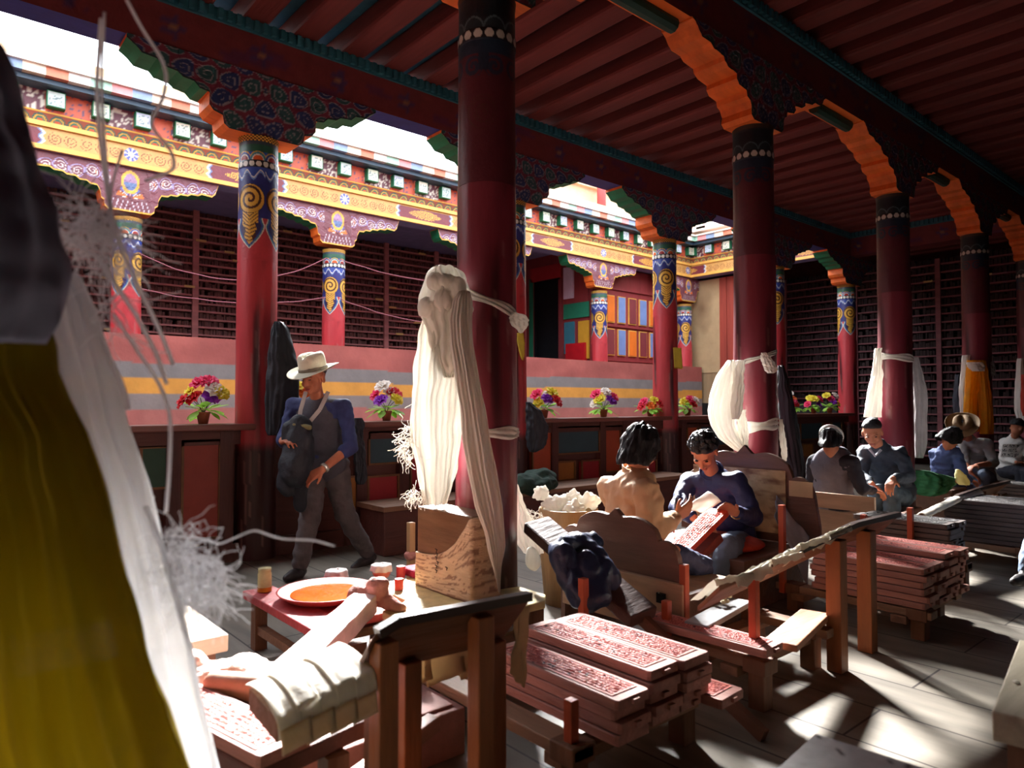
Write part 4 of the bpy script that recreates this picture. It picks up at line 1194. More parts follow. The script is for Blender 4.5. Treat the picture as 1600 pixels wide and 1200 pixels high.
# ================= things between the seats and the balustrade =================
beamw=wood('old_beam',(80,52,46),0.6,0.3,'X',5,0.3)
a=atd(812,848,3.45); b=atd(1010,985,2.95)
q=MB(); a=Vector((2.48,2.70,0.60)); b=Vector((2.42,1.95,0.30)); q.bar(a,b,0.06,0.16,up=(1,0,0.2)); tag(q.obj('leaning_beam',beamw,bevel=0.01),'thick brown beam leaning down from the nearest column towards the carved seat','beam')
q=MB(); q.bar((2.46,2.14,0.36),(2.37,1.36,0.02),0.03,0.05); tag(q.obj('leaning_batten',wood('batten',(104,66,48),0.6,0.3,'Y',5,0.2)),'thin brown batten slanting down below the carved seat','batten')
t=thing('paper_tub','round wooden tub full of crumpled white paper behind the carved seat','tub',(3.12,3.1,0.2))
q=MB(); q.lathe((3.12,3.10,0.0),[(0.15,0.0),(0.175,0.3),(0.185,0.575),(0.178,0.58),(0.165,0.56),(0.15,0.3)],36); q.obj('tub_body',wood('tub_wood',(150,118,76),0.6,0.3,'Z',6,0.2),t,smooth=True)
for i,(dx,dy,dz,r) in enumerate(((-0.07,0.05,0.60,0.075),(0.05,0.02,0.60,0.085),(0.09,-0.09,0.62,0.06),(-0.03,-0.08,0.57,0.07),(-0.10,0.14,0.66,0.05))):
    q=MB(); q.ell((3.12+dx,3.10+dy,dz),(r,r*0.9,r*0.8),24,16)
    o=q.obj('crumpled_paper',paperm); remesh(o,0.009,0,displace=lambda c,n,i=i:0.03*nz(c.x*28,c.y*28,c.z*28+i)+0.012*nz(c.x*70,c.y*70,c.z*60)); tag(o,'crumpled white paper in the wooden tub, %s'%['at its left','in the middle','at its right','nearest us','leaning out behind'][i],'crumpled paper','crumpled papers in the tub')
t=thing('wall_ledge','low brown wooden ledge in front of the balustrade','ledge',(4,5,0))
q=MB(); q.box((2.9,4.95,0.0),(7.0,5.35,0.36)); q.obj('ledge_body',bw,t,bevel=0.01)
q=MB(); q.box((2.88,4.92,0.36),(7.02,5.37,0.40)); q.obj('ledge_top',wood('ledge_top',(120,84,62),0.6,0.3,'X',5,0.2),t)
q=MB(); q.bar((3.62,4.70,0.03),(4.20,4.85,0.68),0.035,0.035); tag(q.obj('wooden_stick',wood('stick',(150,96,44),0.5,0.2,'Z',5,0.1)),'yellowish brown stick leaning behind the paper tub','stick')
q=MB(); q.ell((4.45,4.95,0.47),(0.34,0.20,0.10),24,14); q.ell((4.62,4.98,0.52),(0.18,0.16,0.08),20,12)
o=q.obj('green_cloth_heap',mat('dark_green_cloth',(34,54,44),0.9,0.3,10,0.4)); remesh(o,0.014,1,displace=lambda c,n:0.03*nz(c.x*14,c.y*14,c.z*14)); tag(o,'heap of dark green cloth on the ledge behind the tan jacket worker','cloth heap')

# courtyard wires between far columns
wirem=mat('pink_cord',(150,90,100),0.8,0.1,5,0)
def cord(px0,py0,px1,py1,Y,sag,label):
    a=onYp(px0,py0,Y); b=onYp(px1,py1,Y); pts=[]
    for i in range(25):
        k=i/24; p=a.lerp(b,k); p.z-=sag*4*k*(1-k)+0.01*nz(k*9,px0); pts.append(p)
    q=MB(); q.tube(pts,0.006,5); return tag(q.obj('cord',wirem),label,'cord','cords tied between the far columns')
cord(215,395,508,402,8.82,0.30,'upper thin pink cord left of the far column by the felt hat')
cord(215,450,508,464,8.82,0.12,'lower thin pink cord left of the far column by the felt hat')
cord(530,404,735,440,8.82,0.10,'upper thin pink cord running right behind the scarf bundle')
cord(530,466,735,505,8.82,0.12,'lower thin pink cord running right behind the scarf bundle')

t=thing('wooden_post','thin pale post with a rag knot standing behind the plinth block','post',atd(643,900,4.6)*1)
p=atd(643,632,4.55); q=MB(); q.box((p.x-0.02,p.y-0.02,0),(p.x+0.02,p.y+0.02,0.46)); q.obj('post_shaft',wood('pale_post',(170,132,92),0.6,0.2,'Z',5,0.1),t)
q=MB(); q.ell((p.x,p.y,0.25),(0.045,0.045,0.03),16,10); o=q.obj('rag_knot',knotm,t); remesh(o,0.008,1,displace=lambda c,n:0.008*nz(c.x*40,c.y*40,c.z*40))

p=atd(1690,790,4.95); zt_=p.z-0.13
q=MB(); q.box((p.x-0.2,p.y-0.2,0.0),(p.x+0.2,p.y+0.2,zt_-0.03)); q.box((p.x-0.22,p.y-0.22,zt_-0.03),(p.x+0.22,p.y+0.22,zt_))
tag(q.obj('low_stool',wood('stool_wood',(90,62,50),0.6,0.3,'X',5,0.2),bevel=0.008),'low box stool under the person in pale jeans outside the right edge','stool')
# ================= cloths, scarves, flowers =================
silk=mat('white_silk',(240,236,228),0.7,0.08,10,0.40,trans=0.34,stretch=(1,1,0.3),bscale=30)
def interp(rows,py):
    if py<=rows[0][0]: return rows[0][1:]
    for a,b in zip(rows,rows[1:]):
        if py<=b[0]:
            k=(py-a[0])/(b[0]-a[0]); return tuple(a[j]+(b[j]-a[j])*k for j in range(1,len(a)))
    return rows[-1][1:]
def drape(rows,d,thick,pleats=5,seed=0,amp=0.16,n=64,m=60,nse=0.006,dd=0.0):
    """hanging folded cloth: a closed pleated tube that follows its own outline, at its true distance"""
    y0,y1=rows[0][0],rows[-1][0]
    q=MB()
    def pos(u,v):
        py=y0+(y1-y0)*v; l,r=interp(rows,py)[:2]
        c0=atd(l,py,d+dd*v); c1=atd(r,py,d+dd*v); c=(c0+c1)/2; hw=(c1-c0).length/2
        a=2*PI*u; ax=(c1-c0).normalized(); dp=Vector((FWD[0],FWD[1],0))
        f=1+amp*sin(pleats*a+seed+1.5*sin(v*3+seed))*min(1,v*4+0.2)
        th=thick*(0.35+0.65*min(1,hw/(thick+1e-6)))
        p=c+ax*hw*cos(a)*(1-0.15*amp+0.0)+dp*th*sin(a)*f
        s_=sin(a); p+=dp*(amp*thick*0.9)*sin(pleats*2.3*cos(a)*1.7+seed*2+v*2.0)*s_
        return p+Vector((nz(u*9,v*9,seed),nz(u*9,v*9,seed+5),0))*nse
    q.grid(n,m,pos,closed=True)
    k=len(q.v); w=n
    q.f.append(tuple(range(w))[::-1]); q.f.append(tuple(range(k-w,k)))
    return q
def fringe(q,px,py,d,count,spread,length,seed,rad=0.0012,curl=1.0,dirs=(-1,1)):
    rnd=random.Random(seed)
    for _ in range(count):
        x=px+rnd.uniform(-spread[0],spread[0]); y=py+rnd.uniform(-spread[1],spread[1]); p=atd(x,y,d+rnd.uniform(-0.03,0.03))
        pts=[p]; v=Vector((rnd.uniform(*dirs)*RGT[0],rnd.uniform(*dirs)*RGT[1],rnd.uniform(-1,0.4))).normalized()
        for i in range(7):
            v=(v+Vector((rnd.uniform(-1,1),rnd.uniform(-1,1),rnd.uniform(-1,0.7)))*0.55*curl).normalized()
            pts.append(pts[-1]+v*length/7)
        q.tube(pts,rad,4,cap=False)
    return q
def band_around(cx,cy,r,z0,z1,a0,a1,h,seed=0,th=0.006):
    q=MB()
    def pos(u,v):
        a=a0+(a1-a0)*u; z=z0+(z1-z0)*u+(v-0.5)*h*(1+0.25*sin(u*9+seed))
        rr=r+0.006+0.005*sin(v*14+u*6+seed)+0.004*nz(u*12,v*6,seed)
        return Vector((cx+rr*cos(a),cy+rr*sin(a),z))
    q.grid(50,10,pos); return q
ANG=lambda x,y: math.atan2(-y,-x)      # direction from a column towards the camera
# ---- big scarf bundle on the nearest column ----
B1=Vector((XB[1],YB,0))
t=thing('white_scarf_bundle','huge white ceremonial scarf bundle tied to the nearest column','scarf',(B1.x-0.2,B1.y-0.1,1.9))
q=drape([(417,676,712),(424,668,722),(436,661,730),(455,657,736),(475,652,737),(492,655,736),(515,664,735),(545,672,732),(575,682,724),(590,694,712)],3.46,0.085,4,1.0,0.22,nse=0.020)
o=q.obj('knot_bundle',silk,t,smooth=True)
q=MB()
for (px,py,rx,rz,sd_) in ((665,480,0.045,0.055,1),(694,468,0.05,0.06,2),(700,440,0.05,0.04,3),(680,440,0.045,0.05,4),(716,450,0.04,0.06,5)):
    c=atd(px,py,3.385); q.ell(c,(rx,rx*0.8,rz),20,14)
o=q.obj('knot_loops',silk,t); remesh(o,0.008,2,displace=lambda c,n:0.012*nz(c.x*22,c.y*22,c.z*12)+0.006*nz(c.x*60,c.y*60,c.z*20))
q=drape([(470,676,712),(480,664,720),(495,658,722),(520,653,724),(560,645,730),(600,641,730),(640,638,728),(690,640,722),(730,650,716),(760,656,708),(786,664,700)],3.50,0.075,8,2.0,0.34,nse=0.014)
q.obj('left_fall',silk,t,smooth=True)
q=drape([(455,716,734),(470,706,738),(500,700,738),(540,704,740),(600,712,751),(640,718,760),(690,722,768),(740,730,778),(790,742,786),(830,756,789),(855,762,790),(880,770,784),(905,776,782),(922,779,782)],3.36,0.045,5,3.0,0.32,nse=0.006,dd=-0.12)
q.obj('right_fall',silk,t,smooth=True)
q=MB(); fringe(q,640,690,3.45,70,(10,26),0.10,1,0.0013,1.2,(-1,0.2)); fringe(q,655,772,3.45,50,(14,10),0.07,2,0.0013,1.2,(-1,0.4)); fringe(q,645,660,3.47,14,(6,30),0.06,5,0.0013,1.0,(-1,0.0))
o=q.obj('frayed_threads',silk,t); o['kind']='stuff'
a=ANG(B1.x,B1.y)
q=band_around(B1.x,B1.y,0.158,1.80,1.68,a-0.9,a+1.25,0.045,1); q.obj('upper_tie',silk,t,smooth=True,solid=0.004)
q=drape([(488,800,806),(492,796,822),(498,792,826),(508,798,826),(515,808,820),(520,812,816)],3.62,0.03,3,1,0.2); q.obj('bow_loop',silk,t,smooth=True)
q=band_around(B1.x,B1.y,0.160,1.075,1.075,a-0.5,a+1.45,0.055,2); q.obj('lower_tie',silk,t,smooth=True,solid=0.004)
q=drape([(668,802,808),(676,802,812),(684,802,808)],3.66,0.012,3,1,0.2,16,8); q.obj('tie_end',silk,t,smooth=True)
# fringed cloth beyond the column
t=thing('fringed_white_cloth','bright white fringed cloth hanging low at the right of the nearest column','cloth',(2.6,3.0,0.6))
q=drape([(756,803,808),(775,803,815),(800,803,826),(825,803,836),(846,806,846),(862,818,850)],3.95,0.05,4,2,0.2,nse=0.01); q.obj('cloth_fall',silk,t,smooth=True)
q=MB(); fringe(q,832,812,3.93,60,(14,16),0.06,3,0.0013,1.1,(0,1)); o=q.obj('frayed_threads',silk,t); o['kind']='stuff'
q=MB(); q.ell(atd(872,842,3.75),(0.11,0.09,0.035),24,14); q.ell(atd(897,840,3.7),(0.07,0.06,0.03),20,12)
o=q.obj('white_cloth',silk); remesh(o,0.009,1,displace=lambda c,n:0.012*nz(c.x*20,c.y*20,c.z*20)); tag(o,'bright white cloth lying behind the dark jacket at the carved seat','cloth')
q=MB(); q.ell(atd(832,872,3.55),(0.03,0.05,0.06),16,12)
o=q.obj('white_cloth',silk); remesh(o,0.008,1,displace=lambda c,n:0.010*nz(c.x*20,c.y*20,c.z*20)); tag(o,'small bright white cloth below the leaning beam beside the plinth','cloth')
# navy jacket thrown over the carved seat
navy=mat('navy_shiny_cloth',(38,48,76),0.38,0.2,8,0.3)
q=MB()
for (x0,y0,d0,x1,y1,d1,r0,r1) in ((880,855,3.25,925,845,3.35,0.06,0.05),(905,850,3.3,945,900,3.2,0.06,0.07),(880,865,3.2,905,930,3.1,0.06,0.05),(915,880,3.2,920,940,3.1,0.07,0.05),(940,890,3.2,935,930,3.1,0.05,0.05)):
    q.cap(atd(x0,y0,d0),atd(x1,y1,d1),r0,r1,16)
o=q.obj('dark_jacket',navy); remesh(o,0.010,2,displace=lambda c,n:0.022*nz(c.x*12,c.y*12,c.z*12)+0.010*nz(c.x*34,c.y*34,c.z*20)); tag(o,'dark blue jacket thrown over the carved seat beside the near red stack','jacket')
# ---- other columns' scarves ----
def scarf(name,label,parts,m=silk,bands=()):
    d0=parts[0][1]; l,r=parts[0][0][0][1:3]; t=thing(name,label,'scarf',atd((l+r)/2,parts[0][0][0][0],d0))
    for i,(rows,d,th,pl,nm,mm) in enumerate(parts):
        q=drape(rows,d,th,pl,i*1.3+1,0.2,48,40,nse=0.010); q.obj(nm,mm or m,t,smooth=True)
    for (cx,cy,r,z0,z1,a0,a1,h,nm,mm) in bands:
        a=ANG(cx,cy); band_around(cx,cy,r,z0,z1,a+a0,a+a1,h,1).obj(nm,mm or m,t,smooth=True,solid=0.004)
    return t
x,y=XB[2],YB
scarf('white_scarf_bundle','bulging white scarf bundle on the column behind the navy shirt man',[
 ([(563,1138,1146),(575,1128,1150),(590,1119,1152),(615,1110,1150),(640,1106,1148),(665,1110,1150),(685,1122,1156),(705,1150,1166)],5.20,0.10,4,'main_fall',None),
 ([(563,1150,1163),(580,1147,1163),(610,1142,1162),(640,1138,1160),(655,1140,1154)],5.12,0.05,3,'inner_fold',None),
 ([(640,1150,1164),(670,1152,1168),(700,1156,1168),(712,1158,1164)],5.16,0.04,3,'lower_fold',None),
 ([(551,1190,1197),(557,1189,1204),(568,1191,1212),(578,1195,1216),(583,1200,1210)],5.2,0.03,3,'bow_loop',None),
 ([(655,1217,1222),(680,1217,1226),(705,1220,1229),(720,1222,1228)],5.35,0.02,3,'tail',None)],
 bands=((x,y,0.156,hgt(567,x,y),hgt(550,x,y),-0.5,1.35,0.03,'upper_tie',None),(x,y,0.158,hgt(668,x,y),hgt(660,x,y),-0.5,1.4,0.075,'lower_tie',None)))
x,y=XB[3],YB
scarf('white_scarf_pair','white scarves on both sides of the column behind the man with short hair',[
 ([(544,1369,1377),(580,1364,1378),(620,1356,1377),(652,1350,1376)],7.05,0.07,3,'left_fall',None),
 ([(558,1424,1434),(580,1426,1440),(610,1428,1448),(650,1428,1447),(690,1428,1446),(715,1429,1440)],7.2,0.06,4,'right_fall',mat('grey_silk',(176,172,172),0.7,0.15,9,0.3,trans=0.35))],
 bands=((x,y,0.158,hgt(556,x,y),hgt(562,x,y),-1.3,1.4,0.065,'tie',None),))
x,y=XB[4],YB
ysilk=mat('orange_yellow_silk',(244,176,34),0.6,0.12,9,0.25,trans=0.55)
def scr(name,label,parts,**k): return scarf(name,label,parts,**k)
scarf('orange_scarf','orange yellow scarf with faint red figures hanging in two panels on a far column',[
 ([(563,1512,1538),(580,1510,1531),(620,1507,1526),(650,1505,1526),(674,1507,1528)],8.66,0.05,3,'left_panel',ysilk),
 ([(563,1522,1540),(580,1527,1543),(620,1529,1549),(655,1530,1552),(678,1530,1551)],8.64,0.05,3,'right_panel',ysilk)],
 bands=())
scarf('white_scarf','white scarf knotted beside the orange one on the same far column',[
 ([(555,1505,1516),(575,1503,1516),(610,1500,1509),(650,1501,1508)],8.8,0.05,3,'left_fall',None),
 ([(566,1510,1535),(572,1512,1540),(580,1520,1539)],8.6,0.05,3,'knot',None),
 ([(565,1538,1554),(575,1540,1556),(587,1546,1554)],8.75,0.03,3,'right_tail',mat('grey_silk',(176,172,172)))])
scarf('dark_bag_strap','dark jacket hanging left of the orange scarf on a far column',[([(585,1494,1501),(600,1492,1501),(625,1490,1500),(648,1491,1499)],9.0,0.05,3,'cloth_fall',mat('slate_cloth',(60,66,78),0.7,0.2)) ])
scarf('white_scarf','white and red scarves hanging at the right edge of the picture',[
 ([(560,1592,1598),(600,1588,1600),(640,1587,1598),(664,1592,1600)],10.25,0.07,3,'white_fall',None),
 ([(585,1597,1606),(640,1596,1606),(650,1598,1606)],10.15,0.05,3,'red_fall',mat('red_silk',(190,60,40),0.6,0.2,trans=0.3))])
# yellow slips on columns
yl=mat('yellow_slip',(190,164,50),0.7,0.15,9,0.2,trans=0.3)
q=drape([(520,808,818),(535,808,820),(555,812,820),(563,816,818)],7.22,0.01,2,1,0.1,20,20); tag(q.obj('yellow_slip',yl,None,smooth=True),'yellow cloth slip tied on the half hidden column right behind the nearest one','cloth slip')
q=MB(); q.grid(8,12,lambda u,v:atd(1052+13*u+2*v,543+33*v,9.0)+Vector((0.0,0,0.004*sin(u*6)))); tag(q.obj('yellow_slip',yl,None,smooth=True,solid=0.004),'small yellow slip stuck on the column between the flower pots','cloth slip')
# dark garments
blackc=mat('black_cloth',(30,34,42),0.65,0.25,8,0.3)
def garment(name,label,rows,d,th,seed,m=blackc,loopz=None):
    q=drape(rows,d,th,4,seed,0.15,48,50,nse=0.015); o=q.obj(name,m,None,smooth=True); return tag(o,label,'garment')
garment('hanging_jacket','long black jacket hanging on the column behind the walking man',[(503,428,442),(512,424,450),(540,420,458),(580,416,468),(620,414,468),(660,416,462),(680,420,450)],5.42,0.08,1)
garment('hanging_cloth','dark cloth bundle hanging over the balustrade right of the nearest column',[(628,821,828),(645,821,848),(665,821,856),(685,821,856),(700,824,850),(706,828,838)],6.55,0.07,2)
garment('hanging_jacket','black jacket hanging at the right of the column behind the navy shirt man',[(571,1217,1223),(590,1216,1231),(620,1216,1238),(650,1217,1243),(690,1222,1250),(730,1228,1256),(765,1230,1256)],5.75,0.08,3)
garment('hanging_cloth','dark cloth draped over the balustrade post beside the walking man',[(653,553,566),(660,552,568),(680,553,568),(715,554,572),(746,556,575),(756,560,570)],5.35,0.05,4)
# green cloth by the blue worker
q=drape([(735,1432,1446),(745,1430,1485),(756,1429,1488),(768,1430,1474),(773,1434,1455)],7.0,0.14,3,2,0.15,nse=0.015); tag(q.obj('green_cloth',mat('green_cloth',(44,104,62),0.8,0.2,8,0.2),None,smooth=True),'green cloth spread over the knees of the worker bent over in blue','cloth')
q=drape([(733,1492,1496),(742,1490,1506),(752,1491,1513),(757,1496,1512)],6.9,0.04,2,1,0.1,24,16); tag(q.obj('paper_bundle',mat('cream_bundle',(226,216,160),0.8,0.1,9,0.1,trans=0.2),None,smooth=True),'cream paper bundle at the end of the green cloth','paper bundle')

# ---- foreground cloths at the left edge ----
yellowf=mat('yellow_gauze',(176,154,16),0.85,0.3,3,0.2,trans=0.35,stretch=(1,1,0.15),alpha=0.97)
gauze=mat('white_gauze',(244,244,246),0.85,0.08,4,0.2,trans=0.6,stretch=(1,1,0.2),alpha=0.85)
thr=mat('bright_thread',(250,250,252),0.6,0.03,4,0.0,trans=0.8)
greyf=mat('dark_grey_cloth',(150,150,176),0.9,0.3,3,0.2)
t=thing('white_gauze_scarf','white gauze scarf with frayed threads hanging at the left edge, out of focus','scarf',atd(60,300,1.1))
q=drape([(425,70,112),(480,72,140),(520,74,152),(600,90,178),(680,110,203),(760,135,228),(850,160,250),(940,185,275),(1040,210,302),(1120,230,322),(1215,255,352),(1260,265,362)],1.12,0.05,5,1.2,0.22,nse=0.006)
q.obj('gauze_fall',gauze,t,smooth=True)
def strand(q,pts,d,r):
    P=[atd(x,y,d) for x,y in pts]; out=[]
    for i in range(len(P)-1):
        for k in range(6): out.append(P[i].lerp(P[i+1],k/6))
    out.append(P[-1])
    for _ in range(4):
        out=[out[0]]+[(out[i-1]+out[i]*2+out[i+1])/4 for i in range(1,len(out)-1)]+[out[-1]]
    q.tube(out,r,6)
q=MB()
strand(q,[(188,-10),(215,40),(243,80),(254,112),(248,150),(225,190),(262,230),(270,262),(222,280)],1.15,0.0028)
strand(q,[(148,20),(142,130),(148,200),(158,270),(168,330)],1.15,0.0035)
strand(q,[(153,10),(150,130),(155,200),(162,270),(170,330)],1.15,0.0025)
strand(q,[(168,330),(190,400),(215,450),(250,520),(270,570)],1.15,0.0035)
strand(q,[(100,430),(130,480),(160,540),(190,600),(200,640)],1.13,0.005)
strand(q,[(160,420),(210,490),(245,555),(260,600)],1.14,0.0035)
strand(q,[(175,490),(215,550),(250,600),(268,650),(266,740),(262,800)],1.14,0.003)
strand(q,[(60,330),(110,380),(150,400),(170,435)],1.13,0.004)
strand(q,[(270,835),(320,840),(345,850),(372,838),(400,826),(425,836),(450,842),(490,842),(525,852)],1.14,0.0016)
strand(q,[(230,790),(255,850),(280,930),(300,1000),(318,1090),(345,1200)],1.09,0.005)
strand(q,[(185,230),(165,300),(172,380)],1.15,0.0025)
q.obj('loose_threads',thr,t,smooth=True)
q=MB()
rnd=random.Random(77)
fringe(q,138,345,1.14,160,(26,32),0.10,11,0.0007,1.3,(-1,1)); fringe(q,190,375,1.14,22,(24,16),0.08,12,0.0009,1.2,(-1,1))
fringe(q,318,905,1.13,230,(34,42),0.07,13,0.0006,1.4,(-1,1)); fringe(q,285,850,1.12,90,(22,30),0.07,14,0.0006,1.2,(-1,1)); fringe(q,160,470,1.13,30,(30,60),0.10,15,0.0009,1.0,(-1,1))
o=q.obj('frayed_threads',thr,t); o['kind']='stuff'
q=drape([(515,-160,74),(540,-160,84),(580,-160,86),(620,-160,104),(680,-160,142),(760,-160,168),(850,-160,196),(940,-160,220),(1040,-160,250),(1120,-160,280),(1215,-160,318),(1270,-160,335)],1.03,0.06,9,0.4,0.22,n=110,m=70,nse=0.006)
tag(q.obj('yellow_scarf',yellowf,None,smooth=True),'wide yellow olive gauze scarf filling the lower left corner, out of focus','scarf')
q=drape([(60,-170,-8),(100,-170,10),(160,-170,24),(200,-170,34),(250,-170,54),(330,-170,86),(400,-170,100),(450,-170,100),(500,-170,90),(535,-170,72)],0.98,0.05,5,0.9,0.16,n=90,m=60,nse=0.008)
tag(q.obj('dark_cloth_bundle',greyf,None,smooth=True),'dark grey cloth bundle at the upper left edge above the yellow scarf, out of focus','cloth')
p=atd(-150,632,1.12); q=MB(); q.tube([(p.x,p.y,0.0),(p.x,p.y,4.27)],0.07,20); tag(q.obj('wooden_post',redpaint if False else wood('slim_post',(110,40,40),0.5,0.3,'Z',4,0.2),None,smooth=True),'slim red post just outside the left edge that the cloths hang on','post')

# ---- flower pots on the rail ----
potm=mat('terracotta',(150,82,60),0.6,0.2,8,0.1)
petal={k:mat('petal_'+k,c,0.6,0.12,20,0.1,trans=0.35) for k,c in {'pink':(232,60,110),'red':(220,50,60),'yellow':(238,220,70),'white':(244,236,226),'purple':(150,50,190),'orange':(240,130,50)}.items()}
leafm=mat('plastic_leaf',(160,214,84),0.5,0.25,16,0.1,trans=0.45); stemm=mat('stem',(60,90,40),0.6,0.1)
def flower_mb(seed):
    q=MB(); rnd=random.Random(seed)
    for ring,(nn,tilt,L,w) in enumerate(((7,0.35,0.046,0.030),(6,0.85,0.038,0.027),(5,1.25,0.028,0.022))):
        for k in range(nn):
            a=2*PI*k/nn+ring*0.4+rnd.uniform(-.1,.1)
            ca,sa=cos(a),sin(a); ct,st=cos(tilt),sin(tilt)
            def pos(u,v):
                s=(u-0.5)*2; r=L*v; wd=w*sin(min(1,v*1.15)*PI*0.62)
                up=r*st+0.006*sin(v*PI)-0.010*s*s*v+0.003*sin(s*5+ring)
                x=r*ct; y=s*wd/2*1.3
                return Vector((x*ca-y*sa,x*sa+y*ca,up))
            q.grid(4,4,pos)
    return q
FM={}
for i,kk in enumerate(petal): 
    o=flower_mb(i).obj('flower',petal[kk],None,smooth=True); FM[kk]=o.data; bpy.data.objects.remove(o)
def leaf_mb(seed):
    q=MB(); rnd=random.Random(seed)
    for k in range(16):
        a=2*PI*k/16+rnd.uniform(-.3,.3); el=rnd.uniform(-0.35,0.5); L=rnd.uniform(0.10,0.19); w=0.035
        base=Vector((0.02*cos(a),0.02*sin(a),0.10))
        def pos(u,v):
            s=(u-0.5)*2; r=L*v; k2=sin(max(0,(v-0.35))/0.65*PI)**0.7 if v>0.35 else 0.05
            x=0.02+r*cos(el); y=s*w*k2; z=0.10+r*sin(el)-0.05*v*v*(1 if el<0.1 else 0.2)+0.004*abs(s)
            return Vector((x*cos(a)-y*sin(a),x*sin(a)+y*cos(a),z))
        q.grid(4,8,pos)
    return q
LM=[]
for i in range(3):
    o=leaf_mb(i+5).obj('leaves',leafm,None,smooth=True); LM.append(o.data); bpy.data.objects.remove(o)
q=MB(); q.lathe((0,0,0),[(0.032,0),(0.046,0.075),(0.050,0.078),(0.050,0.088),(0.044,0.088),(0.040,0.078),(0.001,0.076)],20); o=q.obj('pot',potm,None,smooth=True); PM=o.data; bpy.data.objects.remove(o)
q=MB()
for k in range(6):
    a=2*PI*k/6; q.tube([(0,0,0.07),(0.03*cos(a),0.03*sin(a),0.13),(0.09*cos(a),0.09*sin(a),0.19)],0.003,5)
o=q.obj('stems',stemm,None); SM=o.data; bpy.data.objects.remove(o)
def bouquet(px,fl,label,k,scale=1.0,Y=None,Z=None):
    Y=Y or (YA-0.0); X=onY(px,Y)
    t=thing('flower_pot',label,'flower pot',(X,Y,Z or RT),'flower pots on the balustrade'); t.scale=(scale,)*3; t.rotation_euler.z=k*1.3
    rnd=random.Random(k*7+3)
    for nm,me in (('pot',PM),('leaves',LM[k%3]),('stems',SM)):
        o=bpy.data.objects.new(nm,me); C.objects.link(o); o.parent=t
    n=len(fl)
    R_=Vector((RGT[0],RGT[1],0)); Fd=Vector((FWD[0],FWD[1],0))
    rot=Matrix.Rotation(-t.rotation_euler.z,3,'Z')
    for i,(c,fx,fz) in enumerate(fl):
        o=bpy.data.objects.new('flower',FM[c]); C.objects.link(o); o.parent=t
        dp=-0.05 if fz<0.22 else 0.0
        o.location=rot@(R_*fx+Fd*(dp+rnd.uniform(-0.03,0.03)))+Vector((0,0,fz))
        d=(rot@(R_*fx*1.5-Fd*0.12)+Vector((0,0,0.08+fz*0.3))).normalized()
        o.rotation_euler=d.to_track_quat('Z','Y').to_euler(); s=rnd.uniform(1.35,1.75); o.scale=(s,s,s)
    return t
sets=[
 (318,[('pink',-0.02,0.29),('pink',0.04,0.295),('yellow',-0.09,0.23),('white',0.09,0.24),('yellow',0.13,0.22),('red',-0.05,0.18),('purple',0.07,0.19),('red',-0.12,0.16)],'flower pot left of the first painted column with pink blooms on top'),
 (472,[('orange',0,0.25),('yellow',-0.03,0.27),('orange',0.03,0.22),('yellow',-0.06,0.20)],'yellow and orange flowers half hidden behind the walking man'),
 (604,[('white',-0.03,0.29),('pink',-0.09,0.22),('red',0.06,0.23),('yellow',0.09,0.18),('purple',-0.03,0.17),('white',0.03,0.24)],'flower pot between the walking man and the big scarf bundle'),
 (850,[('pink',-0.07,0.24),('yellow',0.08,0.25),('white',0.04,0.22),('red',0.12,0.17),('purple',0.03,0.19),('yellow',-0.05,0.15)],'flower pot just right of the nearest column'),
 (943,[('white',0.02,0.28),('pink',-0.08,0.25),('pink',0.11,0.22),('purple',0.07,0.18),('yellow',-0.05,0.19),('white',-0.10,0.15),('white',0.05,0.24)],'flower pot with a round white bloom on top, above the tan jacket worker'),
 (1016,[('red',-0.10,0.12),('pink',-0.08,0.17),('yellow',0.04,0.18),('red',0.09,0.15),('orange',0.0,0.12)],'low pink and yellow flowers left of the column with the yellow slip'),
 (1074,[('yellow',-0.05,0.17),('pink',0.02,0.20),('white',0.08,0.19),('red',0.05,0.14)],'small flower pot right of the column with the yellow slip'),
 (1238,[('white',-0.03,0.30),('orange',0.0,0.22),('red',0.03,0.14),('pink',0.0,0.18)],'flower pot peeking out right of the black hanging jacket'),
 (1271,[('yellow',0.0,0.22),('pink',-0.10,0.14),('yellow',-0.04,0.23),('purple',0.06,0.13),('pink',0.10,0.22)],'flower pot with a pink bloom low at its left, near the far right corner'),
 (1296,[('yellow',-0.06,0.28),('white',0.08,0.28),('pink',0.0,0.23),('purple',0.03,0.18),('yellow',0.10,0.15)],'flower pot with a white bloom beside the far corner column')]
for k,(px,fl,lb) in enumerate(sets): bouquet(px,fl,lb,k,1.06)
